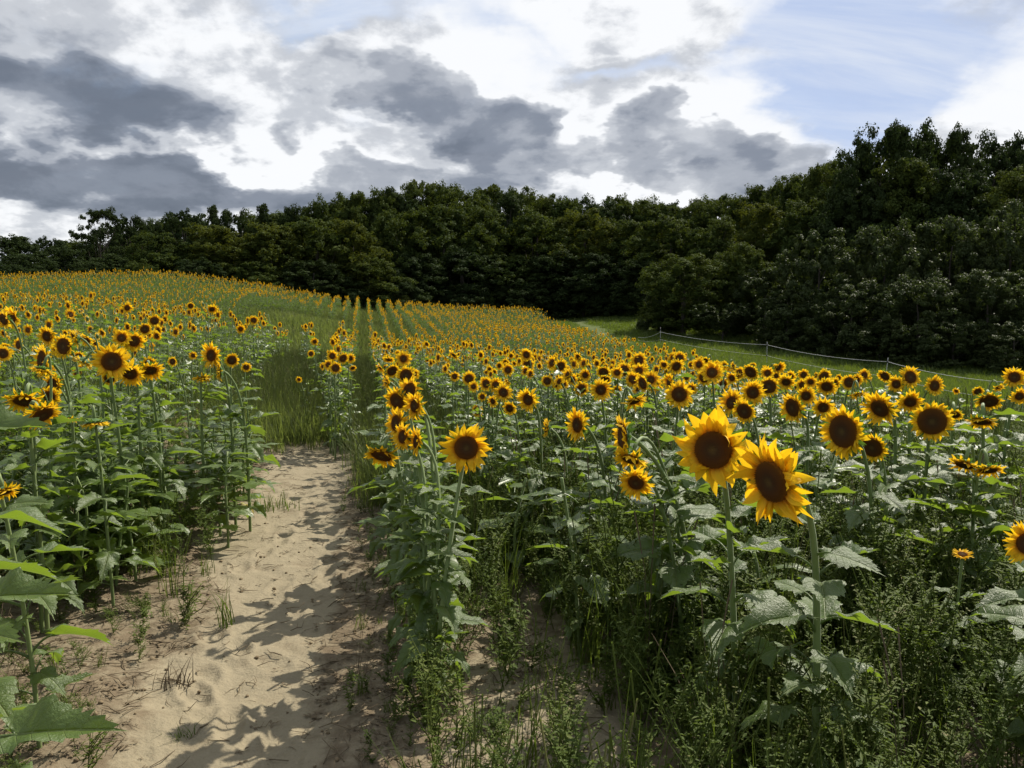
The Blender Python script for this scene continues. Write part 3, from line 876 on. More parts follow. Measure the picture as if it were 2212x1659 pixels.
def plant_hand():
    for i, (px, py, d, yaw, pit, D, lab, o) in enumerate(HAND):
        if not lab:
            q_ = random.Random(i * 13 + 5); yaw += q_.gauss(0, 20); pit += q_.gauss(-3, 11); d *= q_.uniform(.86, 1.12)
        H = at(px, py, D)
        g = float(tz(H.x, H.y)); h = H.z - g
        want = o.get('h')
        if want or h > 1.55 or h < .7:
            want = want or 1.2
            best = min((abs((at(px, py, q).z - float(tz(at(px, py, q).x, q))) - want), q) for q in np.linspace(D * .7, D * 1.6, 40))
            D = best[1]; H = at(px, py, D); g = float(tz(H.x, H.y))
        n = facing(yaw - math.degrees(math.atan2(H.x, H.y)), pit + .7 * math.degrees(math.atan2(CAM_Z - H.z, H.y)))
        # d is the drawn width: a head turned away looks narrower than it is
        R = d * .5 * KPX * D * 1.13
        rng = random.Random(i)
        if 'base' in o:
            bx, by = o['base']; ray = pix_ray(bx, by)
            q = (CAM_Z) / max(1e-3, -ray.z); b = Vector((0, 0, CAM_Z)) + ray * q
            if b.y > D + .9 or b.y < D - .6: b = Vector((ray.x / ray.y * (D + .15), D + .15, 0))
        else:
            b = Vector((H.x - n.x * .16 + rng.uniform(-.05, .07), H.y - n.y * .16 + rng.uniform(0, .12), 0))
        b.z = float(tz(b.x, b.y))
        if o.get('own'): heads = head_meshes(800 + o['own'], 2, rd=o['rd'], wild=.8 if o['own'] < 3 else .3, cup=.02, n=(17, 18, 26)[o['own'] - 1])
        elif D < 6.3: heads = HEADS_HI[(i * 4 + 1) % 9]
        else: heads = HEADS_MID[i % 7]
        gl = crowd_label(px, py)
        label, group = (lab, BIG) if lab else gl
        near = D < (7.0 if px < 560 else 5.6)
        sunflower(H, n, R, b, label, group, 1000 + i, heads, 'each' if near else FOL_MID[i % 6], nleaf=20 if D < 4.5 else 15,
                  stem_r=o.get('stem', .0105 if R > .08 else .0085), lsize=o.get('lsize', .22 if px < 560 else (.21 if D < 6 else .19)), yellow=o.get('yellow', 0))


plant_hand()


# three plants that stand just outside the frame and reach into it with their leaves
def edge_plants():
    for (x, y, h, lab, leaves) in (
        (-.99, 1.48, 1.10, 'sunflower plant outside the left edge, two broad pale leaves over the bottom corner', [(.84, .21, .02), (.77, .22, -.75), (.62, .2, 2.5)]),
        (-1.22, 1.78, 1.25, 'sunflower plant outside the left edge, jagged leaves reaching in over the weeds at mid height', [(.99, .205, .02), (.82, .17, -.6), (.9, .17, 1.9), (.68, .17, .9)]),
        (-1.80, 2.62, 1.55, 'leafy sunflower plant at the left edge with broad leaves beneath the orange nodding heads', [(1.22, .27, .0), (.94, .26, .1), (1.1, .24, -1.0), (.75, .25, .3), (.6, .24, -.3)]),
    ):
        g = float(tz(x, y)); base = Vector((x, y, g))
        t = sunflower(base + Vector((-.25, .1, h)), facing(-60, -40), .10, base, lab, BIG, int(5000 + y * 100), HEADS_HI[2], 'each', nleaf=0, stem_r=.013)
        for j, (z, L, a) in enumerate(leaves):
            part('leaf', LEAVES[(j * 3 + (0 if j % 2 == 0 else 1)) % NLEAF], t, (0, 0, z), (0.25 * (-1) ** j + .12, .05, a), L)


edge_plants()

# ------------------------------------------------------------------ the rest of the field, row by row
rngF = np.random.default_rng(11)


def field_plants():
    pts = []
    def row(v0, u0, u1, sp):
        u = u0
        while u < u1:
            u += sp * rngF.uniform(.6, 1.4)
            v = v0 + rngF.normal(0, .018)
            x = v * math.cos(ROW) + u * UX; y = v * math.sin(ROW) + u * UY
            pts.append((x, y, v0))
    for k in range(-1, 34): row(.30 + .70 * k, 2.0, 75, .25 if k < 9 else .30)
    for k in range(2, 70): row(.30 - .70 * k, 2.0, 75, .32)
    P = np.array(pts); x, y, v = P.T
    px = x / np.maximum(y, .1) / KPX + 1106
    keep = (y > 2) & (np.abs(x / np.maximum(y, .1)) < 1.0)
    edge = np.interp(y, [0, 8, 20, 30, 50, 62], [5.6, 4.9, 4.4, 4.0, 2.6, 1.5]) + fbm(x, y, .4, 2, 4) * .3
    right = v > -.5
    k1 = right & (x < edge) & (y < 64)
    k1 &= ~((y < 6.6) & (px > 760))                        # those are planted by hand
    k1 &= ~((v < -.1) & (y < 9.3)) & ~((v < .5) & (y < 5.5))
    # thin weedy gaps in the first rows
    gap = fbm(x, y, .35, 2, 21)
    k1 &= ~((v < 1.2) & (y > 5.5) & (y < 11) & (rngF.random(len(x)) < np.where(v < .5, .35, .62)))
    left = ~right
    vlim = np.interp(y, [0, 7, 9, 13, 15, 20], [-1.55, -1.75, -2.2, -2.0, -1.1, -.8])
    k2 = left & (v < vlim) & (y < 66)
    k2 &= ~((y < 4.7) & (px > -80))
    k2 &= ~((y < 7.2) & (rngF.random(len(x)) < .35))
    k2 &= ~((fbm(x, y, .45, 3, 61) < -.22) & (y > 8) & (rngF.random(len(x)) < .6))
    strip_far = np.interp(px, [360, 430, 520, 640, 750, 770], [17, 25, 35, 42, 45, 44])
    k2 &= ~((y > 20.0) & (y < strip_far) & (px > 400) & (px < 785))
    return x[keep & (k1 | k2)], y[keep & (k1 | k2)]


def protos_collection(name, objs):
    c = bpy.data.collections.new(name)
    for o in objs: c.objects.link(o)
    return c


def scatter(name, P, rotz, scale, idx, protos, label, cat, tilt=None):
    """ONE object that repeats the given meshes at the given spots"""
    me = bpy.data.meshes.new(name); n = len(P)
    me.vertices.add(n); me.vertices.foreach_set('co', np.asarray(P, np.float32).ravel())
    rot = np.zeros((n, 3), np.float32); rot[:, 2] = rotz
    if tilt is not None: rot[:, :2] = tilt
    a = me.attributes.new('rot', 'FLOAT_VECTOR', 'POINT'); a.data.foreach_set('vector', rot.ravel())
    sc3 = np.asarray(scale, np.float32)
    if sc3.ndim == 1: sc3 = np.repeat(sc3[:, None], 3, 1)
    a = me.attributes.new('siz', 'FLOAT_VECTOR', 'POINT'); a.data.foreach_set('vector', np.ascontiguousarray(sc3).ravel())
    a = me.attributes.new('idx', 'INT', 'POINT'); a.data.foreach_set('value', np.asarray(idx, np.int32))
    o = bpy.data.objects.new(name, me); link(o); tag(o, label, cat, kind='stuff')
    obs = []
    for i, m in enumerate(protos):
        q = bpy.data.objects.new('%s_sample_%02d' % (name, i), m); obs.append(q)
    c = protos_collection(name + '_samples', obs)
    ng = bpy.data.node_groups.new(name, 'GeometryNodeTree')
    ng.interface.new_socket('Geometry', in_out='INPUT', socket_type='NodeSocketGeometry')
    ng.interface.new_socket('Geometry', in_out='OUTPUT', socket_type='NodeSocketGeometry')
    N = ng.nodes; gi, go = N.new('NodeGroupInput'), N.new('NodeGroupOutput')
    ci = N.new('GeometryNodeCollectionInfo'); ci.inputs[0].default_value = c; ci.inputs[1].default_value = True; ci.inputs[2].default_value = True
    ip = N.new('GeometryNodeInstanceOnPoints'); ip.inputs['Pick Instance'].default_value = True
    mp = N.new('GeometryNodeMeshToPoints')
    def na(t, nm):
        q = N.new('GeometryNodeInputNamedAttribute'); q.data_type = t; q.inputs[0].default_value = nm
        return q.outputs[0]
    L = ng.links
    L.new(gi.outputs[0], mp.inputs[0]); L.new(mp.outputs[0], ip.inputs['Points'])
    L.new(ci.outputs[0], ip.inputs['Instance'])
    L.new(na('INT', 'idx'), ip.inputs['Instance Index'])
    er = N.new('FunctionNodeEulerToRotation'); L.new(na('FLOAT_VECTOR', 'rot'), er.inputs[0])
    L.new(er.outputs[0], ip.inputs['Rotation']); L.new(na('FLOAT_VECTOR', 'siz'), ip.inputs['Scale'])
    L.new(ip.outputs[0], go.inputs[0])
    md = o.modifiers.new('repeat', 'NODES'); md.node_group = ng
    return o


def whole_plant(seed, level, h=1.15):
    """a complete low-detail plant in one mesh with several materials, facing -y"""
    rng = np.random.default_rng(seed)
    n = facing(rng.normal(-12, 32), rng.normal(-10, 20)); R = rng.uniform(.050, .082)
    H = np.array([n.x * .07 + rng.normal(0, .025), n.y * .10, h])
    B = np.array(rot_basis(n))
    def xf(P): return (np.asarray(P) * R) @ B.T + H
    parts = []
    for fn, mat in ((lambda m: add_petals(m, rng, .43, 14 if level else 11, 3 if level else 2, 2 if level else 1, xf, .1, .5), M['petal']),
                    (lambda m: add_disc(m, rng, .43, False, xf), M['disc']), (lambda m: add_calyx(m, rng, .43, False, xf, 1), M['calyx'])):
        mb = MB(); fn(mb); parts.append((mb, mat))
    mb = MB(); P = stem_points(H, n, R, (0, 0, 0), rng, 7); v, f = tube(P, np.linspace(.011, .007, 7), 4, False); mb.add(v, f); parts.append((mb, M['stem']))
    src = [(mb.mesh('tmp', mat)) for mb, mat in parts]
    src.append(foliage_mesh(seed + 1, 12 if level else 10, h, level))
    bm_me = bpy.data.meshes.new('sunflower')
    import bmesh
    bm = bmesh.new()
    mats = []
    for s in src:
        f0 = len(bm.faces); bm.from_mesh(s); bm.faces.ensure_lookup_table()
        mats.append(s.materials[0])
        for fc in bm.faces[f0:]: fc.material_index = len(mats) - 1
    bm.to_mesh(bm_me); bm.free()
    for m in mats: bm_me.materials.append(m)
    for s in src: bpy.data.meshes.remove(s)
    return bm_me


def plant_field():
    x, y = field_plants()
    z = tz(x, y); r = np.hypot(x, y)
    px = x / y / KPX + 1106
    hv = 1.15 + fbm(x, y, .25, 2, 31) * .10 + rngF.normal(0, .09, len(x))
    hv = np.where((px < 620), hv + .05, hv)
    # the field stops short of the lawn: its outer rows are cut along the slope
    top = 680 - (z + hv - CAM_Z) / y / KPX
    lim = np.interp(px, [1200, 1341, 1486, 1526, 1626, 1856, 2078, 2300], [660, 716, 746, 768, 782, 806, 818, 822])
    ok = ~((px > 1230) & (top < lim) & (y < 45))
    x, y, z, r, px, hv = (q[ok] for q in (x, y, z, r, px, hv))
    order = np.argsort(r)
    inview = np.abs(x / y) < .60
    left = 300 - SUNFLOWER_COUNT[0]
    single = [i for i in order if inview[i]][:left]
    sset = np.zeros(len(x), bool); sset[single] = True
    for j, i in enumerate(single):
        rr = random.Random(9000 + j)
        n = facing(rr.gauss(-14, 34), rr.gauss(-10, 20) if rr.random() > .12 else rr.uniform(-75, -45)); b = Vector((x[i], y[i], z[i]))
        H = b + Vector((n.x * .14 + rr.gauss(0, .03), n.y * .14, hv[i]))
        py = 680 - (H.z - CAM_Z) / y[i] / KPX
        lab, grp = crowd_label(px[i], py)
        sunflower(H, n, rr.uniform(.060, .088), b, lab, grp, 9000 + j, HEADS_MID[j % 7] if r[i] > 7 else HEADS_HI[j % 9], FOL_MID[j % 6], stem_r=.0085)
    rest = ~sset
    xs, ys, zs, rs, hs = x[rest], y[rest], z[rest], r[rest], hv[rest]
    P1 = [whole_plant(2000 + i * 7, 1) for i in range(10)]
    P0 = [whole_plant(3000 + i * 7, 0) for i in range(12)]
    n = len(xs); idx = np.where(rs < 20, rngF.integers(0, 10, n), 10 + rngF.integers(0, 12, n))
    sc = np.stack([rngF.uniform(.85, 1.1, n) * np.interp(rs, [11, 26], [.78, .56])] * 2 + [hs / 1.15], -1)
    scatter('sunflower_rows', np.stack([xs, ys, zs], -1), rngF.normal(0, .14, n), sc, idx, P1 + P0,
            'thousands of small sunflowers in rows over the far slopes up to the wood', 'sunflowers', rngF.normal(0, .03, (n, 2)))
    return x, y


def leafy():
    rng = np.random.default_rng(42)
    spots = []
    for i in range(34):                                    # the wall of leaves left of the path
        y = 3.7 + 3.4 * rng.random(); v = -1.42 - 1.9 * rng.random() ** 1.3 - max(0, 4.6 - y) * .45
        spots.append((v, y, rng.uniform(.70, 1.12), 'leafy sunflower plant with no bloom showing, in the wall of leaves left of the path', 'leafy plants left of the path'))
    for i in range(16):
        y = 4.6 + 4.6 * i / 16 + .2 * rng.random(); spots.append((-1.22 - .42 * rng.random(), y, rng.uniform(.45, .82), 'low leafy sunflower plant with no bloom, on the very left edge of the sandy path', 'low leafy plants on the path edge'))
    for i in range(6):
        spots.append((-1.12 + .16 * rng.random(), 5.9 + .32 * i, rng.uniform(.42, .70), 'low leafy sunflower plant with no bloom, on the very left edge of the sandy path', 'low leafy plants on the path edge'))
    for i in range(9):
        spots.append((-1.75 - .75 * rng.random(), 2.7 + 1.3 * rng.random(), rng.uniform(.55, .9), 'leafy sunflower plant with no bloom showing, in the wall of leaves left of the path', 'leafy plants left of the path'))
    for i in range(9):
        spots.append((.30 + rng.normal(0, .05), 4.3 + .55 * i, rng.uniform(.62, .9), 'leafy sunflower plant with no bloom showing, in the row right of the path', 'leafy plants along the path'))
    for i in range(16):
        k = rng.integers(1, 5); spots.append((.30 + .70 * k + rng.normal(0, .06), 3.5 + 3.3 * rng.random(), rng.uniform(.60, .92), 'leafy sunflower plant with no bloom showing, under the large blooms at the right', 'leafy plants under the large blooms'))
    for j, (v, y, h, lab, grp) in enumerate(spots):
        x = (v - y * math.sin(ROW)) / math.cos(ROW); b = Vector((x, y, float(tz(x, y))))
        n = facing(rng.normal(0, 60), 60)
        t = sunflower(b + Vector((rng.normal(0, .05), rng.normal(0, .05), h)), n, .05, b, lab, grp, 7000 + j, None, None, stem_r=.009, headless=True)
        lo, hh = FOL_MID[j % 6]; w = rng.uniform(1.0, 1.2)
        part('foliage', lo, t, (0, 0, 0), (0, 0, rng.uniform(0, 6.28)), (w, w, h / hh * 1.08))


leafy()
FX, FY = plant_field()


# ------------------------------------------------------------------ weeds and grasses
def add_blade(mb, rng, base, h, lean, az, w, seg=4, **kw):
    t = np.linspace(0, 1, seg + 1)
    d = lean * t ** 1.7; zz = h * (t - .18 * lean / max(h, 1e-3) * t ** 2 * .8)
    ca, sa = math.cos(az), math.sin(az); ww = w * (1 - t ** 1.6) + .0004
    V = np.empty((seg + 1, 2, 3))
    for k, sg in enumerate((-1, 1)):
        V[:, k, 0] = base[0] + d * ca - sg * ww * sa; V[:, k, 1] = base[1] + d * sa + sg * ww * ca; V[:, k, 2] = zz
    mb.add(V.reshape(-1, 3), grid_faces(seg + 1, 2), **kw)


def grass_clump(seed, n, hmin, hmax, spread, w, mat, seeds=False):
    rng = np.random.default_rng(seed); mb = MB()
    for i in range(n):
        h = rng.uniform(hmin, hmax)
        add_blade(mb, rng, rng.normal(0, spread, 2), h, h * rng.uniform(.1, .65), rng.uniform(0, 6.28), w * rng.uniform(.7, 1.3), 4, v=rng.random() ** 1.3)
    if seeds:
        for i in range(seeds):
            b = rng.normal(0, spread, 2); h = hmax * rng.uniform(.95, 1.3); az = rng.uniform(0, 6.28)
            P = np.array([[b[0], b[1], 0], [b[0] + .03 * math.cos(az), b[1] + .03 * math.sin(az), h * .7], [b[0] + .08 * math.cos(az), b[1] + .08 * math.sin(az), h]])
            v, f = tube(P, [.0015, .0013, .003], 3, False); mb.add(v, f, v=.95)
    return mb.mesh('grass', mat)


def leaflet(mb, rng, p, d, up, L, W, **kw):
    d = d / (np.linalg.norm(d) + 1e-9); s = np.cross(d, up); s /= np.linalg.norm(s) + 1e-9; u = np.cross(s, d)
    V = [p, p + d * L * .45 + s * W + u * W * .3, p + d * L - u * L * .12, p + d * L * .45 - s * W + u * W * .3]
    mb.add(V, np.array([[0, 1, 2], [0, 2, 3]]), **kw)


def weed(seed, h, nb, nl, L, W, spike=False, spread=.5):
    rng = np.random.default_rng(seed); mb = MB()
    top = np.array([rng.normal(0, .05), rng.normal(0, .05), h])
    stems = [(np.zeros(3), top)]
    for i in range(nb):
        q = rng.uniform(.1, .8); a = rng.uniform(0, 6.28); p0 = top * q; ln = h * (1 - q * .6) * rng.uniform(.35, .65)
        stems.append((p0, p0 + np.array([math.cos(a) * ln * spread, math.sin(a) * ln * spread, ln * .8])))
    for k, (a, b) in enumerate(stems):
        mid = (a + b) / 2 + rng.normal(0, .012, 3)
        v, f = tube(np.array([a, mid, b]), [.0028, .0022, .001], 3, False); mb.add(v, f, v=.85)
        m = nl if k else int(nl * 1.4)
        for i in range(m):
            t = (i + rng.random()) / m; p = a + (b - a) * t
            if spike and t > .45:
                for _ in range(2):
                    d = rng.normal(0, 1, 3); d[2] = abs(d[2]) * .5
                    leaflet(mb, rng, p, d, np.array([0, 0, 1.0]), L * .35, W * .55, v=rng.uniform(.5, 1))
            else:
                az = rng.uniform(0, 6.28); d = np.array([math.cos(az), math.sin(az), rng.uniform(-.35, .6)])
                leaflet(mb, rng, p, d, np.array([0, 0, 1.0]), L * rng.uniform(.6, 1.25) * (1.15 - .5 * t), W * rng.uniform(.7, 1.2), v=rng.random())
    return mb.mesh('weed', M['weed'])


def grow_weeds():
    rng = np.random.default_rng(77)
    WD = [weed(10, .40, 10, 15, .034, .0055), weed(11, .30, 11, 14, .028, .006, spread=.9), weed(12, .55, 7, 17, .030, .0055, True), weed(13, .62, 9, 18, .034, .006, True),
          weed(14, .22, 10, 11, .026, .006, spread=1.2), weed(15, .48, 12, 16, .036, .005), weed(16, .35, 9, 13, .04, .010)]
    WD += [grass_clump(32, 14, .3, .62, .03, .0028, M['weed'], 4), grass_clump(33, 9, .25, .55, .02, .0024, M['twig'], 3)]
    WD += [grass_clump(30, 22, .12, .34, .03, .0030, M['weed']), grass_clump(31, 16, .10, .22, .04, .0028, M['weed'])]
    # near and middle ground: all soil that is not path
    n = 47000
    yy = 1.3 + 15 * rng.random(n) ** 1.15; xx = (rng.random(n) * 2 - 1) * (.85 * yy + 1.2)
    v, u = vu(xx, yy)
    pa = path_amt(xx, yy)
    bare = np.exp(-(((xx - .10) / .45) ** 2 + ((yy - 3.3) / 1.1) ** 2) ** 2) * .89
    leftbare = (v < -1.0) & (yy < 4.2) & (v > -1.9)
    shore = sstep(v, -.12, .35)
    dens = np.where(v > -.6, .16 + .84 * shore, .55) * (1 - pa) ** 2 * (1 - bare)
    dens = np.where(leftbare, .40 * (1 - pa), dens)
    dens *= .25 + .95 * np.clip(fbm(xx, yy, 1.1, 3, 55) * 1.3 + .5, 0, 1)
    dens *= np.interp(yy, [1.3, 3, 8, 16], [.30, .48, .62, .70])
    k = (rng.random(n) < dens)
    xx, yy, v = xx[k], yy[k], v[k]; n = len(xx)
    idx = rng.integers(0, len(WD), n)
    low = (v > -.5) & (v < .22) | (v < -1.0) & (yy < 4.6) & (v > -2.0)
    idx = np.where(low & np.isin(idx, [2, 3, 5, 7]), 4, idx)
    idx = np.where((xx > 1.0) & (rng.random(n) < .35), rng.integers(2, 4, n), idx)
    idx = np.where((idx == 8) & (rng.random(n) < .6), 3, idx)
    sc = rng.uniform(.6, 1.15, n) * np.where(low, .55, 1.0) * (1 + .3 * sstep(v, .6, 1.3) * sstep(yy, 2.6, 3.6))
    scatter('weeds', np.stack([xx, yy, tz(xx, yy) - .012], -1), rng.uniform(0, 6.28, n), sc, idx, WD,
            'dense low green weeds covering the soil between the sunflower rows', 'weeds', rng.normal(0, .10, (n, 2)))
    # tall soft grass of the lane and between the far rows
    GR = [grass_clump(50 + i, 26, .25, .55, .06, .0032, M['grass'], 3) for i in range(4)]
    GF = [grass_clump(60 + i, 34, .22, .50, .15, .008, M['grass'], 3) for i in range(4)]
    n = 16000
    yy = 7.0 + 19 * rng.random(n); v = -2.6 + 4.4 * rng.random(n); xx = (v - yy * math.sin(ROW)) / math.cos(ROW)
    lane = sstep(v, -2.2, -1.2) * (1 - sstep(v, .6, 1.6)) * sstep(yy, 9.2, 11.5 ) + .35 * (v > -.1) * (v < 1.6)
    lane = lane * (1 - path_amt(xx, yy)) * np.interp(yy, [7, 16, 26], [1, .8, .35])
    k = rng.random(n) < lane
    xa, ya = xx[k], yy[k]
    n2 = 26000
    yb = 13 + 54 * rng.random(n2) ** .85; xb = -.66 * yb + (.66 * yb + 6) * rng.random(n2)
    edge = np.interp(yb, [0, 8, 20, 30, 50, 62], [5.6, 4.9, 4.4, 4.0, 2.6, 1.5])
    pb = xb / yb / KPX + 1106
    k = (xb < edge + .5) & (yb < 66) & ((pb > 380) | (rng.random(n2) < .35))
    xb, yb = xb[k], yb[k]
    xx, yy = np.r_[xa, xb], np.r_[ya, yb]
    idx = np.r_[rng.integers(0, 4, len(xa)), 4 + rng.integers(0, 4, len(xb))]
    n = len(xx)
    scatter('grass', np.stack([xx, yy, tz(xx, yy) - .02], -1), rng.uniform(0, 6.28, n), rng.uniform(.7, 1.25, n), idx, GR + GF,
            'tall soft grass filling the lane and the strips between the sunflower rows', 'grass', rng.normal(0, .08, (n, 2)))
    # mown rough grass beyond the field
    LW = [grass_clump(70 + i, 24, .10, .26, .17, .010, M['lawn']) for i in range(4)]
    n = 26000
    yy = 9 + 78 * rng.random(n) ** .8; xx = 2.5 + (.70 * yy) * rng.random(n)
    la = lawn_amt(xx, yy)
    tx = np.interp(yy, [50, 58, 66, 76], [6.0, 5.8, 5.2, 6.0]); la = la * (1 - np.exp(-((xx - tx) / 1.2) ** 2) * (yy > 48) * (yy < 74))
    k = rng.random(n) < la; xx, yy = xx[k], yy[k]; n = len(xx)
    scatter('lawn_grass', np.stack([xx, yy, tz(xx, yy) - .01], -1), rng.uniform(0, 6.28, n), rng.uniform(.7, 1.5, n), rng.integers(0, 4, n), LW,
            'sunlit rough grass sloping from the rope fence to the wood', 'grass', rng.normal(0, .08, (n, 2)))


grow_weeds()


def litter():
    rng = np.random.default_rng(5)
    TW = []
    for i in range(7):
        mb = MB(); L = rng.uniform(.04, .16)
        P = np.array([[-L / 2, 0, 0], [-L * .1, rng.normal(0, .008), .008], [L * .2, rng.normal(0, .01), .006], [L / 2, rng.normal(0, .015), rng.uniform(.0, .03)]])
        v, f = tube(P, [.0022, .0026, .002, .001], 4); mb.add(v, f)
        if i % 2:
            P2 = np.array([P[1], P[1] + [L * .2, L * .2, .02]]); v, f = tube(P2, [.0016, .0008], 3); mb.add(v, f)
        TW.append(mb.mesh('twig', M['twig']))
    for i in range(4):
        mb = MB()
        for _ in range(5): leaflet(mb, rng, rng.normal(0, .01, 3) * [1, 1, .2] + [0, 0, .004], np.array([*rng.normal(0, 1, 2), rng.uniform(0, .3)]), np.array([0, 0, 1.0]), rng.uniform(.015, .035), rng.uniform(.003, .008))
        TW.append(mb.mesh('dry_leaf', M['twig']))
    for i in range(3):
        mb = MB(); g = rng.normal(0, 1, (26, 3)); g /= np.linalg.norm(g, axis=1)[:, None]
        nu, nv = 5, 7
        th, ph = np.meshgrid(np.linspace(.15, 2.99, nu), np.linspace(0, 6.28, nv, endpoint=False), indexing='ij')
        rr_ = .011 * rng.uniform(.6, 1.3, th.shape)
        V = np.stack([rr_ * np.sin(th) * np.cos(ph), rr_ * np.sin(th) * np.sin(ph), rr_ * .7 * np.cos(th)], -1).reshape(-1, 3)
        mb.add(V, [grid_faces(nu, nv, True), np.arange(nv)[None, ::-1], (np.arange(nv) + (nu - 1) * nv)[None]]); TW.append(mb.mesh('clod', M['clod']))
    n = 15000
    yy = 1.6 + 9.5 * rng.random(n) ** 1.2; v = -2.3 + 3.2 * rng.random(n); xx = (v - yy * math.sin(ROW)) / math.cos(ROW)
    pa = path_amt(xx, yy)
    k = rng.random(n) < np.where(pa > .6, .16, .75); xx, yy, v = xx[k], yy[k], v[k]; n = len(xx)
    pa = path_amt(xx, yy)
    z = tz(xx, yy) + fbm(xx, yy, 2.2, 4, 1) * .026 * (1 - .25 * pa) + fbm(xx, yy, 8, 4, 2) * .014 * (1 - .25 * pa) - pa * .03 + .003
    scatter('twigs', np.stack([xx, yy, z], -1), rng.uniform(0, 6.28, n), rng.uniform(.35, 1.2, n), rng.integers(0, 14, n), TW,
            'dry twigs, stalk bits and crumbs of soil strewn over the sandy path', 'twigs', rng.normal(0, .12, (n, 2)))


litter()


def tufts():
    rng = np.random.default_rng(8)
    for (px, py, s, lab, seed, n) in ((372, 1470, .8, 'dry upright grass tuft standing alone in the middle of the sandy path', 1, 34), (588, 1092, 1.0, 'green spreading grass tuft on the left edge of the path beyond the near weeds', 2, 60),
                              (392, 1575, .55, 'flattened dark grass tuft on bare sand near the bottom of the path', 3, 40), (398, 1352, .5, 'small crushed dark tuft on the sand above the dry upright one', 4, 30)):
        ray = pix_ray(px, py); q = CAM_Z / -ray.z; x, y = ray.x * q, ray.y * q
        me = grass_clump(400 + seed, n, .05, .17, .035 if seed != 2 else .07, .0022, M['twig'] if seed in (1,) else M['weed'])
        o = bpy.data.objects.new('grass_tuft', me); o.location = (x, y, float(tz(x, y)) - .03); o.scale = (s * 1.3, s * 1.3, s if seed < 3 else s * .6); link(o)
        tag(o, lab, 'grass tuft', 'grass tufts on the path')


tufts()


# ------------------------------------------------------------------ trees
def leaf_cloud(mb, rng, C, R, per, size, flat=.75, outward=.55, sub=9):
    """leaf-sized faces in small sprays that sit on the lobes with centres C and radii R"""
    m = len(C) * sub
    d0 = rng.normal(0, 1, (m, 3)); d0[:, 2] += .25; d0 /= np.linalg.norm(d0, axis=1)[:, None]
    R0 = np.repeat(R, sub)
    c1 = np.repeat(C, sub, 0) + d0 * (R0 * rng.uniform(.45, .98, m))[:, None] * np.array([1, 1, flat])
    r1 = R0 * rng.uniform(.22, .46, m)
    k = max(6, per // sub); n = m * k
    c = np.repeat(c1, k, 0); r = np.repeat(r1, k); dd = np.repeat(d0, k, 0)
    d = rng.normal(0, 1, (n, 3)); d /= np.linalg.norm(d, axis=1)[:, None]
    p = c + d * (r * rng.random(n) ** .5 * 1.15)[:, None] * np.array([1, 1, .8])
    nr = (d + dd) * outward + rng.normal(0, .6, (n, 3)) + np.array([0, 0, .3]); nr /= np.linalg.norm(nr, axis=1)[:, None]
    a = np.cross(nr, rng.normal(0, 1, (n, 3))); a /= np.linalg.norm(a, axis=1)[:, None] + 1e-9; b = np.cross(nr, a)
    s = size * rng.uniform(.55, 1.35, n)[:, None]
    V = np.stack([p - a * s, p + b * s * .55 + nr * s * .15, p + a * s, p - b * s * .55 + nr * s * .15], 1).reshape(-1, 3)
    F = (np.arange(n)[:, None] * 4 + np.arange(4)[None])
    vv = np.clip(np.repeat(np.repeat(rng.random(len(C)), sub), k) * .45 + np.repeat(rng.random(m), k) * .25 + rng.random(n) * .35, 0, 1)
    mb.add(V, F, v=np.repeat(vv, 4))


def trunk_mesh(rng, h, r, limbs):
    mb = MB(); P = [np.array([0, 0, -.5])]
    for i in range(7): P.append(np.array([rng.normal(0, .012) * h * (i / 6), rng.normal(0, .012) * h * (i / 6), h * .8 * (i + .3) / 6.5]))
    P = np.array(P); v, f = tube(P, np.linspace(r * 1.3, r * .25, len(P)), 8); mb.add(v, f)
    for L in limbs:
        q = rng.uniform(.25, .8) * min(1, L[2] / (h * .8)); a = P[min(7, int(q * 7))]
        b = np.array(L); m = (a + b) / 2 + np.array([0, 0, -.04 * h])
        v, f = tube(np.array([a, m, b]), [r * .35, r * .2, r * .06], 5); mb.add(v, f)
    return mb.mesh('trunk', M['bark'])


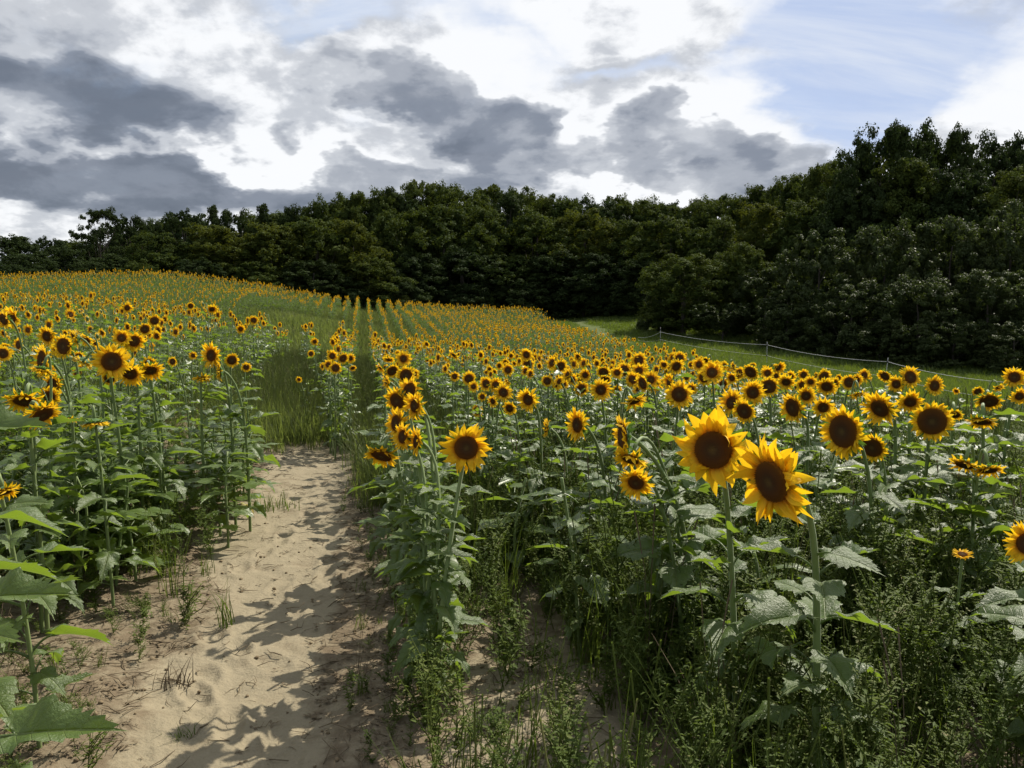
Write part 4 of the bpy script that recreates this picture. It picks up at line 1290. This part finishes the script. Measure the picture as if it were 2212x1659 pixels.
def crown_shape(kind, rng):
    """lobe centres and radii for a tree of height 1"""
    C, R = [], []
    if kind == 'round':
        for i in range(120):
            a = rng.uniform(0, 6.28); z = rng.uniform(.06, .93)
            prof = .36 * math.sin(math.pi * min(1, (z - .02) / .98) ** .8) ** .6
            rr = prof * rng.uniform(.3, 1.05)
            C.append((rr * math.cos(a), rr * math.sin(a), z)); R.append(rng.uniform(.055, .125))
    elif kind == 'tall':
        for i in range(90):
            a = rng.uniform(0, 6.28); z = rng.uniform(.10, .95)
            prof = .31 * (1 - max(0, (z - .55) / .5) ** 2.2) * (.55 + .6 * min(1, z / .4))
            rr = prof * rng.uniform(.3, 1.1)
            C.append((rr * math.cos(a), rr * math.sin(a), z)); R.append(rng.uniform(.065, .115))
    elif kind == 'oak':
        for i in range(80):
            a = rng.uniform(0, 6.28); z = .30 + .62 * rng.random()
            prof = .42 * math.sqrt(max(.05, 1 - ((z - .58) / .40) ** 2)); rr = prof * rng.uniform(.5, 1.0)
            C.append((rr * math.cos(a), rr * math.sin(a), z)); R.append(rng.uniform(.055, .105))
    elif kind == 'umbrella':
        for i in range(60):
            a = rng.uniform(0, 6.28); lay = rng.integers(0, 4); z = (.56, .70, .83, .93)[lay] + rng.normal(0, .03); rr = (.40, .42, .36, .22)[lay] * math.sqrt(rng.random())
            C.append((rr * math.cos(a) + .05 * (lay - 2), rr * math.sin(a), z)); R.append(rng.uniform(.05, .085))
    elif kind == 'pine':
        for i in range(60):
            z = rng.uniform(.25, 1.0); a = rng.uniform(0, 6.28); rr = (.05 + .26 * (1 - z)) * rng.uniform(.2, 1.1)
            C.append((rr * math.cos(a), rr * math.sin(a), z)); R.append(rng.uniform(.05, .085))
    elif kind == 'bush':
        for i in range(90):
            a = rng.uniform(0, 6.28); z = rng.uniform(.04, .92); prof = .55 * math.sqrt(max(.02, 1 - z ** 2.2)); rr = prof * rng.uniform(.55, 1.0)
            C.append((rr * math.cos(a), rr * math.sin(a), z)); R.append(rng.uniform(.07, .13))
    elif kind == 'arching':
        for i in range(30):
            a = rng.uniform(0, 6.28); L = rng.uniform(.45, .8)
            for t in np.linspace(.25, 1, 6):
                C.append((L * t * math.cos(a), L * t * math.sin(a), (1.0 + rng.normal(0, .03)) * math.sin(t * 2.1) * (.75 + .3 * rng.random()) * .9)); R.append(.075 * (1.15 - .6 * t))
    return np.array(C), np.array(R)


TREE_PROTO = {}


def tree_proto(kind, mat, seed, real_h):
    key = (kind, mat, seed)
    if key not in TREE_PROTO:
        rng = np.random.default_rng(seed * 31 + len(kind))
        C, R = crown_shape(kind, rng)
        mb = MB()
        fl = {'umbrella': .5, 'pine': .5, 'arching': .8}.get(kind, .85)
        per = {'umbrella': 320, 'pine': 300, 'bush': 620, 'arching': 140, 'oak': 460}.get(kind, 480)
        size = {'bush': .0125, 'umbrella': .0095, 'pine': .0105, 'arching': .022}.get(kind, .0105)
        leaf_cloud(mb, rng, C, R, per, size, fl, .25 if kind == 'umbrella' else .6)
        lim = C[rng.choice(len(C), min(14 if kind in ('umbrella', 'oak') else 7, len(C)), False)]
        TREE_PROTO[key] = (trunk_mesh(rng, 1.0, {'bush': .018, 'arching': .014}.get(kind, .02), lim), mb.mesh('crown', M[mat]))
    return TREE_PROTO[key]


WOOD = 'trees of the wood behind the field'
TREES = []      # (kind, material, px, py of the top, width px, distance, label)
# skyline from left to right
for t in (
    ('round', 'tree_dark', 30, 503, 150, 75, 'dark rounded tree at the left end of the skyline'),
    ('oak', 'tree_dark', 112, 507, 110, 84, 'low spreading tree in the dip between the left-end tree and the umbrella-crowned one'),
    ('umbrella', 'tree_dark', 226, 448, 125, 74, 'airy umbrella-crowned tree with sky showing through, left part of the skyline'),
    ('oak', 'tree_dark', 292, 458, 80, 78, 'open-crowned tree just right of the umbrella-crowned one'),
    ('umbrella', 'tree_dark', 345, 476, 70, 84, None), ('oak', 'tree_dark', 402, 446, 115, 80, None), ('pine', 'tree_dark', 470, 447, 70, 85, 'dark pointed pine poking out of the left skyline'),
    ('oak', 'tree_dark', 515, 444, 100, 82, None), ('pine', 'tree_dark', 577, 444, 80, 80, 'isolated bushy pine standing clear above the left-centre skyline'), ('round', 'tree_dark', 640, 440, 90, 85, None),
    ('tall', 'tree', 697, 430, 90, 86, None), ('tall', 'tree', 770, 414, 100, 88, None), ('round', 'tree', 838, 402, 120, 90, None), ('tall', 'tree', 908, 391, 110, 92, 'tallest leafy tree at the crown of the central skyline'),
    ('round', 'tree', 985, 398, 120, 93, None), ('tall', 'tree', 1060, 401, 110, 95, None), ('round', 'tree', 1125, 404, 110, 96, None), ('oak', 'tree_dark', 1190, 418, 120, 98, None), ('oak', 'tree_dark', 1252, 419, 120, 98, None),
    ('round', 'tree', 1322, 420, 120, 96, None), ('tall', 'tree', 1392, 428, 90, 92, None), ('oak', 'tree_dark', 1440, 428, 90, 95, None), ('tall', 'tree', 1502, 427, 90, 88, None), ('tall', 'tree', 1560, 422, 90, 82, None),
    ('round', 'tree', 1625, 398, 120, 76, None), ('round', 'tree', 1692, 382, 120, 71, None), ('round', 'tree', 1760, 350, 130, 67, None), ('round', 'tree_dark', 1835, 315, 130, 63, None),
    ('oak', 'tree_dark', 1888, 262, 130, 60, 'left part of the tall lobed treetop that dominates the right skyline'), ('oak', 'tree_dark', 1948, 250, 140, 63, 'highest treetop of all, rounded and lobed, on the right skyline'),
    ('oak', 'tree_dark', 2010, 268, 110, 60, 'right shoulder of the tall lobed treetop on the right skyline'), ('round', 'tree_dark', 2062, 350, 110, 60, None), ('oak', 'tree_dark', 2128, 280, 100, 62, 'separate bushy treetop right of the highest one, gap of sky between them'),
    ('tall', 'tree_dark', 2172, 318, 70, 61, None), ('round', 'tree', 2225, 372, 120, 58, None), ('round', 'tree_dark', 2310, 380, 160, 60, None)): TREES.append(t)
# a second rank just behind the skyline closes its gaps
for i, (px, py) in enumerate(((170, 512), (262, 482), (320, 486), (372, 466), (440, 460), (545, 458), (608, 452), (668, 446), (735, 428), (805, 412), (872, 402), (948, 400), (1022, 405), (1092, 408), (1158, 416), (1220, 424), (1288, 425), (1356, 430), (1418, 434), (1470, 434), (1532, 430), (1592, 418), (1658, 396), (1725, 372), (1795, 340))):
    TREES.append(('round', ('tree', 'tree_dark', 'tree')[i % 3], px, py + 3, 150, 90 if px < 1500 else 76, None))
# the wood below the skyline
for i, (px, py, w, D, mt, k) in enumerate((
    (60, 545, 130, 64, 0, 'round'), (150, 535, 130, 68, 0, 'round'), (250, 545, 110, 66, 0, 'round'), (345, 500, 140, 69, 1, 'round'), (470, 487, 170, 71, 2, 'round'), (590, 478, 170, 72, 2, 'round'), (690, 472, 150, 74, 1, 'tall'), (765, 476, 150, 74, 2, 'round'),
    (860, 450, 160, 79, 1, 'round'), (960, 440, 160, 82, 1, 'tall'), (1060, 447, 170, 83, 1, 'round'), (1160, 455, 160, 83, 1, 'tall'), (1262, 452, 180, 81, 2, 'round'), (1360, 476, 160, 79, 1, 'round'), (1445, 468, 140, 74, 1, 'tall'),
    (1540, 470, 150, 70, 1, 'round'), (1640, 440, 160, 66, 2, 'round'), (1740, 425, 170, 63, 1, 'round'), (1840, 385, 180, 59, 0, 'round'), (1950, 345, 200, 58, 1, 'round'), (2060, 360, 190, 56, 0, 'round'), (2160, 365, 190, 55, 1, 'round'), (2260, 380, 190, 54, 1, 'round'),
    (30, 565, 120, 60, 0, 'bush'), (200, 562, 120, 62, 0, 'bush'), (310, 560, 120, 64, 1, 'bush'), (430, 555, 150, 66, 0, 'bush'), (550, 562, 150, 68, 1, 'bush'), (680, 560, 160, 70, 0, 'tall'), (800, 555, 150, 72, 1, 'tall'), (900, 545, 150, 76, 0, 'round'),
    (1000, 535, 160, 78, 0, 'tall'), (1100, 545, 160, 79, 1, 'round'), (1200, 540, 150, 78, 0, 'tall'), (1300, 545, 150, 76, 0, 'round'), (1390, 560, 130, 72, 0, 'tall'), (1000, 610, 170, 75, 0, 'bush'), (1130, 600, 160, 76, 0, 'bush'), (870, 605, 160, 72, 0, 'bush'), (740, 600, 150, 70, 0, 'bush'),
    (1260, 600, 160, 76, 0, 'bush'), (1340, 610, 120, 74, 0, 'bush'),
)):
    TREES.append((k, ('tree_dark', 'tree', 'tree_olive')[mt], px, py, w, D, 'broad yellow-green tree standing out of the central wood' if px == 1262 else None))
# nearer trees and big bushes on the right
for t in (
    ('round', 'tree', 1475, 545, 180, 53, 'upright green tree by the bend of the lawn, its foot at the grass'), ('bush', 'bush', 1425, 620, 110, 55, 'small bush at the corner where the far lawn ends'),
    ('round', 'tree', 1600, 520, 150, 57, None), ('bush', 'bush', 1650, 572, 170, 50, None), ('bush', 'bush', 1765, 495, 230, 47, 'rounded grey-green bush topping the left end of the big thicket'),
    ('bush', 'bush', 1905, 478, 240, 46, None), ('bush', 'bush', 2045, 462, 240, 45, None), ('bush', 'bush', 2175, 440, 240, 44, 'highest bush of the thicket at the right picture edge'),
    ('arching', 'bush', 1560, 648, 150, 49, 'shrub with long arching sprays at the left foot of the thicket'), ('bush', 'bush', 1700, 620, 190, 46, None), ('bush', 'bush', 1835, 600, 220, 43, None), ('bush', 'bush', 1980, 590, 230, 41, None),
    ('bush', 'bush', 2130, 575, 240, 40, None), ('bush', 'bush', 2250, 560, 200, 40, None), ('bush', 'bush', 1900, 690, 170, 41, None), ('bush', 'bush', 2060, 690, 190, 39, None), ('bush', 'bush', 2190, 690, 190, 37, None), ('bush', 'bush', 1790, 690, 140, 44, None)): TREES.append(t)


def grow_trees():
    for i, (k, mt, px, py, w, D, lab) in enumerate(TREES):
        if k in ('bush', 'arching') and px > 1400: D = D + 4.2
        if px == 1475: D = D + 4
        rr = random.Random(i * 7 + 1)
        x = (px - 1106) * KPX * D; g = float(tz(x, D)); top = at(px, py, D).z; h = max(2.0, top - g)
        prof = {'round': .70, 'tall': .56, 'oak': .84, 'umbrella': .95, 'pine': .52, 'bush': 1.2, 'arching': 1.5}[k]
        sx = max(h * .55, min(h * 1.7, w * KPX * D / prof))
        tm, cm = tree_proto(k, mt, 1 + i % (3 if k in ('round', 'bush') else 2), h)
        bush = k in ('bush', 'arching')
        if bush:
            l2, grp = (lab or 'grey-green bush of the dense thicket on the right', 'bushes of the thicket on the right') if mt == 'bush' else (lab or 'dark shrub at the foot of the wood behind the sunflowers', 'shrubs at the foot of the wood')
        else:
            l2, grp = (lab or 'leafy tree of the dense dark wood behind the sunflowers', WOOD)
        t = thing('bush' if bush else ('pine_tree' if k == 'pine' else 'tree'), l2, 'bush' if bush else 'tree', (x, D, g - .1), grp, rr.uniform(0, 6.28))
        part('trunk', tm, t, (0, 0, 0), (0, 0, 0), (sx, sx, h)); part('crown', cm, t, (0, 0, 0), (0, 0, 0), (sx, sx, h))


grow_trees()


# ------------------------------------------------------------------ rope fence
def fence():
    pts = [(1378, 51.5), (1426, 50), (1657, 40), (1912, 30), (2215, 24), (2700, 19)]
    W = []
    for px, D in pts:
        x = (px - 1106) * KPX * D; W.append(Vector((x, D, float(tz(x, D)))))
    t = thing('rope_fence', 'white two-strand rope fence on thin leaning posts along the lawn', 'fence', W[2])
    o = W[2]; tops = []
    rng = random.Random(3)
    for i, p in enumerate(W):
        lean = Vector((.10 if i == 3 else rng.uniform(-.02, .02), 0, 0))
        hf = .35 if i == 0 else (.85 if i == 1 else 1.0)
        tops.append((p + lean + Vector((0, 0, 1.02 * hf)), p + lean * .45 + Vector((0, 0, .50 * hf))))
        if i == 0: continue
        mb = MB(); a, b = p - o - Vector((0, 0, .2)), p - o + lean * 1.15 + Vector((0, 0, 1.16))
        v, f = tube([a, (a + b) / 2, b], [.014, .013, .012], 8); mb.add(v, f)
        q = part('post', mb.mesh('post', M['post']), t)
        for z in (1.02, .50):
            mb = MB(); c = p - o + lean * z + Vector((0, 0, z)); v, f = tube([c - Vector((0, 0, .04)), c - Vector((0, 0, .01)), c + Vector((0, 0, .04))], [.026, .036, .026], 8); mb.add(v, f)
            part('insulator', mb.mesh('insulator', M['insulator']), q)
    for s, sag in ((0, .13), (1, .10)):
        mb = MB(); P = []
        for a, b in zip(tops[:-1], tops[1:]):
            for k in range(14):
                q = k / 14; P.append(a[s].lerp(b[s], q) - o - Vector((0, 0, sag * 4 * q * (1 - q))))
        P.append(tops[-1][s] - o)
        v, f = tube(P, .0085 if s == 0 else .006, 6); mb.add(v, f)
        part('rope', mb.mesh('rope', M['rope']), t)


fence()
print('sunflowers', SUNFLOWER_COUNT[0], 'objects', len(bpy.data.objects))
